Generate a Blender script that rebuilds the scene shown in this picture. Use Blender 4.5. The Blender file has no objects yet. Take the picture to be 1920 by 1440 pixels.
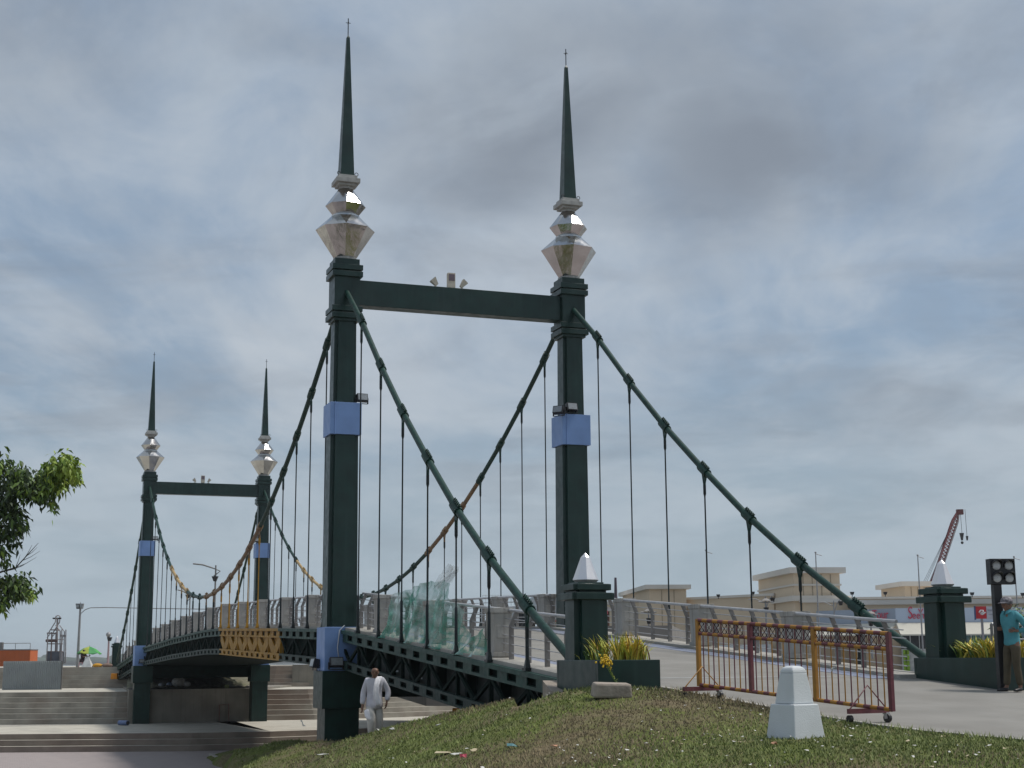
import bpy, bmesh, math, random
import numpy as np
from mathutils import Vector, Matrix, Quaternion
random.seed(7); np.random.seed(7)
R = math.radians
SC = bpy.context.scene
C = SC.collection

# ------------------------------------------------------------------ camera (eye at z = 0)
FPX, PITCH, ROLL = 2765.15, 0.1838, 0.0064
cd = bpy.data.cameras.new('camera'); cam = bpy.data.objects.new('camera', cd); C.objects.link(cam)
cd.sensor_width = 36; cd.lens = FPX / 1920 * 36; cd.clip_start = 0.1; cd.clip_end = 20000
cam.location = (0, 0, 0)
cam.rotation_mode = 'QUATERNION'
cam.rotation_quaternion = (Matrix.Rotation(math.pi / 2 + PITCH, 4, 'X') @ Matrix.Rotation(-ROLL, 4, 'Z')).to_quaternion()
SC.camera = cam
SC.render.resolution_x, SC.render.resolution_y = 1024, 768

# ------------------------------------------------------------------ sky and sun
SUN_EL, SUN_AZ = 62, 78            # azimuth from +Y towards +X
def sky():
    w = bpy.data.worlds.new('World'); SC.world = w; w.use_nodes = True
    nt = w.node_tree; N = nt.nodes; L = nt.links
    for n in list(N): N.remove(n)
    out = N.new('ShaderNodeOutputWorld'); bg = N.new('ShaderNodeBackground'); L.new(bg.outputs[0], out.inputs[0])
    st = N.new('ShaderNodeTexSky'); st.sky_type = 'NISHITA'; st.sun_disc = False
    st.sun_elevation = R(SUN_EL); st.sun_rotation = R(SUN_AZ); st.air_density = 1.2; st.dust_density = 2.5
    tc = N.new('ShaderNodeTexCoord')
    def vm(op, a, b=None, s=None):
        n = N.new('ShaderNodeVectorMath'); n.operation = op
        for i, x in enumerate((a, b)):
            if x is None: continue
            if isinstance(x, (tuple, list)): n.inputs[i].default_value = x
            else: L.new(x, n.inputs[i])
        if s is not None: n.inputs['Scale'].default_value = s
        return n.outputs['Value'] if op in ('DOT_PRODUCT', 'LENGTH', 'DISTANCE') else n.outputs[0]
    def m(op, a, b=None, c=None, clamp=False):
        n = N.new('ShaderNodeMath'); n.operation = op; n.use_clamp = clamp
        for i, x in enumerate((a, b, c)):
            if x is None: continue
            if isinstance(x, (int, float)): n.inputs[i].default_value = x
            else: L.new(x, n.inputs[i])
        return n.outputs[0]
    def ramp(v, lo, hi, smooth=True):
        n = N.new('ShaderNodeMapRange'); n.interpolation_type = 'SMOOTHSTEP' if smooth else 'LINEAR'
        L.new(v, n.inputs[0]); n.inputs[1].default_value = lo; n.inputs[2].default_value = hi
        return n.outputs[0]
    def noise(v, scale, det, rough=.55, dist=0.):
        n = N.new('ShaderNodeTexNoise'); L.new(v, n.inputs['Vector']); n.inputs['Scale'].default_value = scale
        n.inputs['Detail'].default_value = det; n.inputs['Roughness'].default_value = rough; n.inputs['Distortion'].default_value = dist
        return n.outputs[0]
    def mix(f, a, b):
        n = N.new('ShaderNodeMix'); n.data_type = 'RGBA'
        if isinstance(f, (int, float)): n.inputs[0].default_value = f
        else: L.new(f, n.inputs[0])
        for i, x in ((6, a), (7, b)):
            if isinstance(x, tuple): n.inputs[i].default_value = x
            else: L.new(x, n.inputs[i])
        return n.outputs[2]
    d = vm('NORMALIZE', tc.outputs['Generated'])
    sep = N.new('ShaderNodeSeparateXYZ'); L.new(d, sep.inputs[0])
    z = m('MAXIMUM', sep.outputs[2], 0.0)
    # cloud layer coordinates: direction projected on a flat layer, so clouds squeeze towards the horizon
    k = m('DIVIDE', 1.0, m('ADD', z, 0.16))
    cmb = N.new('ShaderNodeCombineXYZ')
    L.new(m('MULTIPLY', sep.outputs[0], k), cmb.inputs[0]); L.new(m('MULTIPLY', sep.outputs[1], k), cmb.inputs[1])
    lay = cmb.outputs[0]
    n1 = noise(vm('MULTIPLY', lay, (1.0, .62, 1.)), 1.15, 9, .58, .6)
    n2 = noise(vm('ADD', vm('MULTIPLY', lay, (1.0, .7, 1.)), (7.3, 2.1, 3.)), 3.2, 8, .58, .5)
    n4 = noise(vm('MULTIPLY', lay, (1.0, .6, 1.)), 5.5, 9, .62, .8)
    n3 = noise(vm('ADD', vm('MULTIPLY', lay, (1.0, 1.3, 1.)), (1.7, 9.1, 5.)), 1.6, 8, .58, .4)
    S = 10.0    # everything below is divided by the background strength
    def col(r, g, b): return (r * S, g * S, b * S, 1)
    blue = col(*SKY['blue']); white = col(*SKY['white']); grey = col(*SKY['grey']); low = col(*SKY['low'])
    veil = mix(.35, blue, st.outputs[0])
    cover = ramp(n1, .36, .60)
    c = mix(cover, veil, white)
    c = mix(m('MULTIPLY', ramp(n4, .42, .72), .26), c, col(.52, .565, .62))
    c = mix(m('MULTIPLY', ramp(n4, .52, .28), .20), c, col(.27, .32, .39))
    # heavier grey patches: where noise is high, and three big ones at their own places in the sky
    g = m('MULTIPLY', ramp(n3, .48, .72), .55)
    wob = vm('SCALE', vm('SUBTRACT', N_color(N, L, lay, 2.3), (.5, .5, .5)), None, .16)
    dd = vm('NORMALIZE', vm('ADD', d, wob))
    def patch(px, py, r0, r1, amt, sx=1.0, sy=1.0):
        v = pix_dir(px, py)
        # elliptical distance in azimuth/elevation-like axes
        rt = Vector((v.y, -v.x, 0)).normalized(); up = rt.cross(Vector(v)).normalized() * 1.0
        a = vm('DOT_PRODUCT', dd, tuple(rt / sx)); b = m('SUBTRACT', vm('DOT_PRODUCT', dd, tuple(up / sy)), Vector(v).dot(up) / sy)
        q = m('SQRT', m('ADD', m('MULTIPLY', a, a), m('MULTIPLY', b, b)))
        return m('MULTIPLY', ramp(q, r1, r0), amt)
    for a in SKY['patches']:
        g = m('MAXIMUM', g, patch(*a))
    g = m('MULTIPLY', g, ramp(n2, .15, .6))
    c = mix(m('MINIMUM', g, .92), c, grey)
    for a in SKY['bright']:
        c = mix(m('MULTIPLY', patch(*a), ramp(n2, .3, .62)), c, col(*SKY['glow']))
    # horizon band
    c = mix(m('MULTIPLY', ramp(sep.outputs[2], .22, -.02), .85), c, low)
    # ground half, never seen: keep it a dull grey
    c = mix(ramp(sep.outputs[2], -.01, -.06), c, col(.16, .15, .13))
    L.new(c, bg.inputs[0]); bg.inputs[1].default_value = 0.1
def pix_dir(px, py):
    a = (px - 960) / FPX; b = -(py - 720) / FPX; c, s = math.cos(ROLL), math.sin(ROLL)
    A = a * c + b * s; B = -a * s + b * c
    return Vector((A, math.cos(PITCH) - B * math.sin(PITCH), math.sin(PITCH) + B * math.cos(PITCH))).normalized()
def N_color(N, L, v, sc):
    n = N.new('ShaderNodeTexNoise'); L.new(v, n.inputs['Vector']); n.inputs['Scale'].default_value = sc; n.inputs['Detail'].default_value = 5
    return n.outputs['Color']
SKY = dict(blue=(.24, .335, .465), white=(.43, .49, .56), grey=(.225, .262, .318), low=(.37, .455, .515), glow=(.56, .60, .64),
           patches=[(990, 220, .0, .11, .95, 1.7, .9), (1430, 290, .0, .125, .95, 1.5, .75), (1250, 130, .02, .15, .6, 1.8, .7), (1800, 800, .01, .10, .65, 2.0, .4), (1500, 740, .01, .07, .35, 2.5, .4), (950, 870, .01, .06, .55, 2., .4), (40, 30, .02, .12, .5, 1.5, .8), (560, 60, .01, .08, .4, 1.6, .5)],
           bright=[(480, 640, .02, .13, .3, 1.8, .5), (1250, 500, .02, .12, .25, 2.4, .4)])
sky()
sd = bpy.data.lights.new('sun', 'SUN'); sun = bpy.data.objects.new('sun', sd); C.objects.link(sun)
sd.energy = 3.0; sd.angle = R(12); sd.color = (1, .96, .9)
sv = Vector((math.sin(R(SUN_AZ)) * math.cos(R(SUN_EL)), math.cos(R(SUN_AZ)) * math.cos(R(SUN_EL)), math.sin(R(SUN_EL))))
sun.rotation_euler = sv.to_track_quat('Z', 'Y').to_euler()
SC.view_settings.view_transform = 'Standard'; SC.view_settings.look = 'None'
SC.view_settings.exposure = 0.05; SC.view_settings.gamma = 1.0
SC.cycles.max_bounces = 6; SC.cycles.transparent_max_bounces = 12

# ------------------------------------------------------------------ helpers
def mat(name, col, rough=.6, metal=0., var=.12, vs=3., bump=0., bs=20., col2=None, spec=.5, streak=0., strcol=(.03, .03, .03), alpha=None, coat=0., dirt=0., dirtcol=(.1, .09, .07), ds=1.2):
    m = bpy.data.materials.new(name); m.use_nodes = True
    N, L = m.node_tree.nodes, m.node_tree.links
    b = N['Principled BSDF']; b.inputs['Roughness'].default_value = rough; b.inputs['Metallic'].default_value = metal
    b.inputs['Specular IOR Level'].default_value = spec; b.inputs['Coat Weight'].default_value = coat
    tc = N.new('ShaderNodeTexCoord'); src = tc.outputs['Object']
    def noise(sc, det=6, v=None):
        n = N.new('ShaderNodeTexNoise'); n.inputs['Scale'].default_value = sc; n.inputs['Detail'].default_value = det
        L.new(v or src, n.inputs['Vector']); return n.outputs[0]
    def mapr(v, a, b_, c=0., d=1.):
        n = N.new('ShaderNodeMapRange'); L.new(v, n.inputs[0])
        for i, x in enumerate((a, b_, c, d)): n.inputs[i + 1].default_value = x
        return n.outputs[0]
    def mix(f, a, b_):
        n = N.new('ShaderNodeMix'); n.data_type = 'RGBA'
        if isinstance(f, float): n.inputs[0].default_value = f
        else: L.new(f, n.inputs[0])
        for i, x in ((6, a), (7, b_)):
            if isinstance(x, tuple): n.inputs[i].default_value = (*x[:3], 1)
            else: L.new(x, n.inputs[i])
        return n.outputs[2]
    c2 = col2 or tuple(min(1, x * (1 - 2.2 * var)) for x in col)
    c = mix(mapr(noise(vs), .32, .68), col, c2)
    if streak:
        mp = N.new('ShaderNodeMapping'); L.new(src, mp.inputs[0]); mp.inputs['Scale'].default_value = (9, 9, .35)
        c = mix(mapr(noise(1., 5, mp.outputs[0]), .52, .75, 0, streak), c, strcol)
    if dirt:
        c = mix(mapr(noise(ds, 8), .45, .7, 0, dirt), c, dirtcol)
    L.new(c, b.inputs['Base Color'])
    r = mapr(noise(vs * 2.3), .3, .7, max(0, rough - .07), min(1, rough + .1)); L.new(r, b.inputs['Roughness'])
    if bump:
        bp = N.new('ShaderNodeBump'); bp.inputs['Strength'].default_value = bump; bp.inputs['Distance'].default_value = .02
        L.new(noise(bs, 8), bp.inputs['Height']); L.new(bp.outputs[0], b.inputs['Normal'])
    if alpha is not None: b.inputs['Alpha'].default_value = alpha
    return m

class MB:
    """collects shapes, builds ONE mesh object"""
    def __init__(s): s.v = []; s.f = []; s.m = []; s.mats = []; s.sm = []
    def mi(s, m):
        if m not in s.mats: s.mats.append(m)
        return s.mats.index(m)
    def add(s, vs, fs, m, smooth=False):
        o = len(s.v); s.v += [tuple(v) for v in vs]; k = s.mi(m)
        for f in fs: s.f.append(tuple(i + o for i in f)); s.m.append(k); s.sm.append(smooth)
    def frustum(s, c, a0, b0, a1, b1, h, m, rot=0., M=None):
        """box/frustum, bottom centre c, half sizes a,b bottom/top"""
        vs = []
        for (a, b, z) in ((a0, b0, 0), (a1, b1, h)):
            for sx, sy in ((-1, -1), (1, -1), (1, 1), (-1, 1)):
                x, y = sx * a, sy * b
                if rot: x, y = x * math.cos(rot) - y * math.sin(rot), x * math.sin(rot) + y * math.cos(rot)
                vs.append(Vector((c[0] + x, c[1] + y, c[2] + z)))
        if M: vs = [M @ v for v in vs]
        s.add(vs, [(3, 2, 1, 0), (4, 5, 6, 7), (0, 1, 5, 4), (1, 2, 6, 5), (2, 3, 7, 6), (3, 0, 4, 7)], m)
    def box(s, x0, x1, y0, y1, z0, z1, m, M=None):
        s.frustum(((x0 + x1) / 2, (y0 + y1) / 2, z0), (x1 - x0) / 2, (y1 - y0) / 2, (x1 - x0) / 2, (y1 - y0) / 2, z1 - z0, m, 0, M)
    def beam(s, p, q, w, h, m, up=(0, 0, 1)):
        """rectangular bar from p to q, w across, h along up"""
        p, q = Vector(p), Vector(q); d = (q - p).normalized(); x = d.cross(Vector(up))
        if x.length < 1e-4: x = d.cross(Vector((1, 0, 0)))
        x.normalize(); u = x.cross(d).normalized()
        vs = [e + x * (sx * w / 2) + u * (su * h / 2) for e in (p, q) for sx, su in ((-1, -1), (1, -1), (1, 1), (-1, 1))]
        s.add(vs, [(3, 2, 1, 0), (4, 5, 6, 7), (0, 1, 5, 4), (1, 2, 6, 5), (2, 3, 7, 6), (3, 0, 4, 7)], m)
    def tube(s, pts, r, m, n=8, rs=None, caps=True):
        pts = [Vector(p) for p in pts]; K = len(pts); ref = None; rings = []
        for i, p in enumerate(pts):
            d = (pts[min(i + 1, K - 1)] - pts[max(i - 1, 0)]).normalized()
            if ref is None:
                ref = d.orthogonal().normalized()
            ref = (ref - d * ref.dot(d)); ref = ref.normalized() if ref.length > 1e-6 else d.orthogonal().normalized()
            b = d.cross(ref); rr = rs[i] if rs else r
            rings.append([p + (ref * math.cos(2 * math.pi * j / n) + b * math.sin(2 * math.pi * j / n)) * rr for j in range(n)])
        vs = [v for g in rings for v in g]
        fs = [(i * n + j, i * n + (j + 1) % n, (i + 1) * n + (j + 1) % n, (i + 1) * n + j) for i in range(K - 1) for j in range(n)]
        s.add(vs, fs, m, True)
        if caps:
            s.add(rings[0], [tuple(reversed(range(n)))], m); s.add(rings[-1], [tuple(range(n))], m)
    def rings(s, c, prof, n, m, rot=0., smooth=False, alt=False, caps=True):
        """lathe-like: prof = [(r, z, rotfrac)]"""
        vs = []
        for pr in prof:
            r, z = pr[0], pr[1]; ph = pr[2] if len(pr) > 2 else 0
            for j in range(n):
                a = rot + (j + ph) * 2 * math.pi / n
                vs.append((c[0] + r * math.cos(a), c[1] + r * math.sin(a), c[2] + z))
        fs = []
        for i in range(len(prof) - 1):
            d = (prof[i + 1][2] if len(prof[i + 1]) > 2 else 0) - (prof[i][2] if len(prof[i]) > 2 else 0)
            for j in range(n):
                a, b = i * n + j, i * n + (j + 1) % n; cc, dd = (i + 1) * n + (j + 1) % n, (i + 1) * n + j
                if abs(d) < 1e-6: fs.append((a, b, cc, dd))
                else: fs += [(a, b, dd), (b, cc, dd)]
        if caps:
            fs.append(tuple(reversed(range(n)))); fs.append(tuple((len(prof) - 1) * n + j for j in range(n)))
        s.add(vs, fs, m, smooth)
    def sphere(s, c, r, m, n=12, k=8, sc=(1, 1, 1)):
        prof = [(max(1e-4, math.sin(math.pi * i / k)) , -math.cos(math.pi * i / k)) for i in range(k + 1)]
        vs = []
        for (rr, z) in prof:
            for j in range(n):
                a = 2 * math.pi * j / n
                vs.append((c[0] + r * sc[0] * rr * math.cos(a), c[1] + r * sc[1] * rr * math.sin(a), c[2] + r * sc[2] * z))
        s.add(vs, [(i * n + j, i * n + (j + 1) % n, (i + 1) * n + (j + 1) % n, (i + 1) * n + j) for i in range(k) for j in range(n)], m, True)
    def prism(s, outline, z0, z1, m):
        n = len(outline); vs = [(x, y, z0) for x, y in outline] + [(x, y, z1) for x, y in outline]
        s.add(vs, [tuple(reversed(range(n))), tuple(range(n, 2 * n))] + [(i, (i + 1) % n, n + (i + 1) % n, n + i) for i in range(n)], m)
    def build(s, name, parent=None, loc=None, bevel=0., **kw):
        me = bpy.data.meshes.new(name); me.from_pydata(s.v, [], s.f)
        for m in s.mats: me.materials.append(m)
        me.polygons.foreach_set('material_index', s.m); me.polygons.foreach_set('use_smooth', s.sm)
        me.update()
        o = bpy.data.objects.new(name, me); C.objects.link(o)
        if parent: o.parent = parent
        if loc is not None: o.location = loc
        if bevel:
            b = o.modifiers.new('bevel', 'BEVEL'); b.width = bevel; b.segments = 2; b.limit_method = 'ANGLE'
        for k, v in kw.items(): o[k] = v
        return o
def tag(o, label=None, cat=None, group=None, kind=None):
    if label: o['label'] = label
    if cat: o['category'] = cat
    if group: o['group'] = group
    if kind: o['kind'] = kind
    return o
def empty(name, loc=(0, 0, 0), rz=0., label=None, cat=None, group=None):
    o = bpy.data.objects.new(name, None); C.objects.link(o); o.location = loc; o.rotation_euler = (0, 0, rz); o.empty_display_size = .2
    return tag(o, label, cat, group)
def kids(o): return [c for c in bpy.data.objects if c.parent == o]
def copy_tree(o, parent=None):
    c = o.copy(); C.objects.link(c); c.parent = parent
    for ch in kids(o): copy_tree(ch, c)
    return c
def at(px, py, Y):
    d = pix_dir(px, py); return d * (Y / d.y)
# bridge frame: s along the bridge (0 at the near towers, 49.8 at the far ones), t across to the right
TH, BW, BS, BL = -.3449, 6.766, 49.76, 17.23
ORG = Vector((-4.666, 40., 0)); U = Vector((math.sin(TH), math.cos(TH), 0)); V = Vector((math.cos(TH), -math.sin(TH), 0))
def br(s, t, z): return ORG + U * s + V * t + Vector((0, 0, z))
def roadz(x, y): return -.41 + .07 * ((Vector((x, y, 0)) - ORG).dot(U) + BL)

# ------------------------------------------------------------------ materials
G = mat('green_paint', (.006, .033, .027), .36, 0, .18, 2.5, .06, 60, spec=.42, dirt=.45, dirtcol=(.020, .045, .040), ds=.9, streak=.45, strcol=(.022, .05, .046))
GC = mat('green_cable_paint', (.008, .045, .034), .5, 0, .2, 6, .1, 80, spec=.3)
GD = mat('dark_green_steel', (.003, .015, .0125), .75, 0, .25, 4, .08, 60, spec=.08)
GM = mat('mid_green_steel', (.010, .038, .032), .55, 0, .25, 4, .08, 60, spec=.3, dirt=.3, dirtcol=(.02, .035, .03))
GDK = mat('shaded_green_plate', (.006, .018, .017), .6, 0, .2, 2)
GE = mat('faded_green_steel', (.020, .072, .058), .55, 0, .2, 3, .08, 60, spec=.35, dirt=.35, dirtcol=(.04, .065, .05))
YE = mat('yellow_ochre_steel', (.40, .215, .018), .55, 0, .15, 3, .08, 60, spec=.3, dirt=.4, dirtcol=(.24, .12, .015), streak=.3, strcol=(.2, .12, .03))
OC = mat('rusty_orange_paint', (.20, .12, .05), .5, 0, .2, 5, .1, 60, dirt=.4, dirtcol=(.13, .05, .035))
OCF = mat('pale_ochre_paint', (.46, .31, .12), .5, 0, .2, 5, .1, 60, dirt=.4, dirtcol=(.3, .2, .1))
BL_ = mat('light_blue_paint', (.18, .30, .57), .45, 0, .07, 2, .04, 40, streak=.12, strcol=(.12, .17, .35))
CH = mat('polished_steel', (.56, .56, .555), .12, 1., .10, 1.6, .5, 2.2, dirt=.35, dirtcol=(.28, .26, .24), ds=2.)
CHW = mat('brushed_steel', (.74, .73, .74), .36, .7, .03, 3, .05, 20, streak=.15, strcol=(.5, .45, .42))
DG = mat('collar_stone', (.42, .42, .40), .7, 0, .1, 8, .2, 40, streak=.4, strcol=(.12, .12, .11))
BK = mat('black_steel', (.014, .014, .017), .42, 0, .2, 8)
ROD = mat('hanger_rod_steel', (.012, .02, .022), .4, .3, .2, 8)
GLZ = mat('lamp_glass', (.30, .32, .33), .12, .2, .1, 12, spec=.8)
CON = mat('concrete_plinth', (.42, .405, .375), .85, 0, .12, 3, .35, 30, streak=.85, strcol=(.10, .085, .075), dirt=.35, dirtcol=(.22, .2, .17))
GAL = mat('galvanised_rail', (.50, .50, .51), .42, .35, .1, 6, .05, 40)
GALD = mat('weathered_rail_post', (.27, .26, .25), .6, .3, .15, 6, .1, 40, dirt=.4, dirtcol=(.12, .1, .09))
DECK = mat('deck_asphalt', (.235, .225, .205), .9, 0, .08, 1.2, .25, 90, dirt=.45, dirtcol=(.165, .155, .135), ds=.5)
KRB = mat('deck_kerb_concrete', (.37, .355, .32), .9, 0, .1, 3, .3, 40, dirt=.4, dirtcol=(.25, .22, .17))
WHT = mat('white_painted_concrete', (.60, .63, .65), .75, 0, .04, 3, .22, 70, dirt=.2, dirtcol=(.5, .5, .47), ds=3)
LINE_B = mat('blue_line_paint', (.22, .25, .335), .85, 0, .15, 4, .2, 80, dirt=.5, dirtcol=(.2, .2, .2))
LINE_W = mat('pale_joint_line', (.42, .43, .42), .85, 0, .15, 4, .2, 80)

# ------------------------------------------------------------------ terrain: grass mound
def terrain():
    pts = []
    def p(px, py, D): v = at(px, py, D); pts.append((v.x, v.y, v.z))
    p(1900, 1440, 13.6); p(1500, 1440, 13.8); p(1100, 1440, 15.); p(800, 1440, 19); p(640, 1440, 26); p(560, 1440, 33)
    p(1487, 1384, 16.4); p(1300, 1380, 17.5); p(1150, 1360, 18.5); p(1000, 1400, 18); p(900, 1370, 22)
    p(1120, 1310, 21.2); p(1060, 1300, 21.); p(1000, 1304, 22.5); p(945, 1318, 24); p(870, 1340, 25.5); p(800, 1352, 27); p(740, 1364, 28.6); p(680, 1376, 30.5)
    p(600, 1387, 36); p(650, 1379, 32.5); p(550, 1392, 41); p(500, 1398, 49); p(460, 1403, 58); p(430, 1408, 65); p(399, 1412, 69.7); p(420, 1420, 66.6); p(440, 1430, 63.2); p(455, 1441, 60)
    p(430, 1450, 54); p(455, 1446, 48); p(480, 1450, 40); p(500, 1458, 32); p(540, 1450, 30); p(560, 1480, 22); p(430, 1480, 40); p(430, 1520, 28); p(380, 1425, 70); p(340, 1460, 62); p(300, 1520, 40)
    v = at(700, 1396, 32.2); pts.append((v.x, v.y, v.z))
    pts += [(-3.6, 43, -3.4), (-1.5, 36, -3.1), (2, 33, -3.), (-2, 50, -4.6), (-6, 58, -4.6), (-16, 58, -5), (-14, 30, -4.6), (-12, 12, -3.2), (-6, 14, -2.1), (-16, 76, -5), (0, 8, -1.5), (6, 8, -1.35), (0, 2, -1.6), (10, 6, -1.3), (-10, 76, -4.9)]
    for q in CURB: pts.append((q[0], q[1], q[2] - .015))
    P = np.array(pts)
    def phi(r2): return -np.sqrt(r2 + 8.0)
    n = len(P); A = np.zeros((n + 3, n + 3)); d2 = ((P[:, None, :2] - P[None, :, :2]) ** 2).sum(-1)
    A[:n, :n] = phi(d2) + np.eye(n) * .03; A[:n, n] = 1; A[:n, n + 1:] = P[:, :2]; A[n:, :n] = A[:n, n:].T
    w = np.linalg.solve(A, np.concatenate([P[:, 2], np.zeros(3)]))
    def f(X, Y):
        d = (X[..., None] - P[:, 0]) ** 2 + (Y[..., None] - P[:, 1]) ** 2
        return phi(d) @ w[:n] + w[n] + w[n + 1] * X + w[n + 2] * Y
    return f
def rp(px, py):      # pixel of the photograph on the road plane -> point on the road
    d = pix_dir(px, py); k = (-.41 + .07 * (-(ORG.dot(U)) + BL)) / (d.z - .07 * d.dot(U)); return d * k
CURB = [tuple(rp(*q)) for q in ((1180, 1286), (1215, 1284), (1270, 1293), (1340, 1306), (1420, 1321), (1500, 1336), (1580, 1349), (1650, 1360), (1740, 1371), (1800, 1376), (1860, 1382), (1920, 1387))]
a, b = Vector(CURB[-2]), Vector(CURB[-1]); e = (b - a).normalized()
for k in (2, 5, 9): q = b + e * k; CURB.append((q.x, q.y, roadz(q.x, q.y)))
hf = terrain()
def curb_side(x, y):
    """>0 on the road side of the kerb"""
    best = 1e9; sgn = 1
    for i in range(len(CURB) - 1):
        ax, ay = CURB[i][:2]; bx, by = CURB[i + 1][:2]; dx, dy = bx - ax, by - ay
        t = max(0, min(1, ((x - ax) * dx + (y - ay) * dy) / (dx * dx + dy * dy))); qx, qy = ax + dx * t - x, ay + dy * t - y
        d = qx * qx + qy * qy
        if d < best: best = d; sgn = 1 if (dx * (y - ay) - dy * (x - ax)) > 0 else -1
    return sgn * math.sqrt(best)
def gz(x, y): return float(hf(np.array([x]), np.array([y]))[0])

def grass_material():
    m = bpy.data.materials.new('patchy_grass'); m.use_nodes = True; N, L = m.node_tree.nodes, m.node_tree.links
    b = N['Principled BSDF']; b.inputs['Roughness'].default_value = .95; b.inputs['Specular IOR Level'].default_value = .15
    tc = N.new('ShaderNodeTexCoord')
    def noise(sc, det, ro=.6):
        n = N.new('ShaderNodeTexNoise'); n.inputs['Scale'].default_value = sc; n.inputs['Detail'].default_value = det; n.inputs['Roughness'].default_value = ro
        L.new(tc.outputs['Object'], n.inputs['Vector']); return n.outputs[0]
    def ramp(v, stops):
        n = N.new('ShaderNodeValToRGB'); L.new(v, n.inputs[0]); cr = n.color_ramp
        while len(cr.elements) < len(stops): cr.elements.new(.5)
        for e, (p, c) in zip(cr.elements, stops): e.position = p; e.color = (*c, 1)
        return n.outputs[0]
    def mix(f, a, b_, mode='MIX'):
        n = N.new('ShaderNodeMix'); n.data_type = 'RGBA'; n.blend_type = mode
        if isinstance(f, float): n.inputs[0].default_value = f
        else: L.new(f, n.inputs[0])
        L.new(a, n.inputs[6]); L.new(b_, n.inputs[7]); return n.outputs[2]
    green = ramp(noise(5, 8), [(.3, (.085, .11, .028)), (.5, (.14, .175, .040)), (.7, (.185, .215, .058))])
    dry = ramp(noise(9, 8), [(.3, (.15, .115, .065)), (.6, (.24, .195, .12)), (.75, (.30, .25, .17))])
    f = N.new('ShaderNodeMapRange'); L.new(noise(.42, 7, .7), f.inputs[0]); f.inputs[1].default_value = .44; f.inputs[2].default_value = .62
    c = mix(f.outputs[0], green, dry)
    sp = ramp(noise(38, 4), [(.35, (.35, .35, .35)), (.6, (1., 1., 1.)), (.75, (1.3, 1.25, 1.1))])
    c = mix(.75, c, sp, 'MULTIPLY')
    L.new(c, b.inputs['Base Color'])
    bp = N.new('ShaderNodeBump'); bp.inputs['Strength'].default_value = .8; bp.inputs['Distance'].default_value = .06
    L.new(noise(28, 6), bp.inputs['Height']); L.new(bp.outputs[0], b.inputs['Normal'])
    return m
GRM = grass_material()
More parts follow.
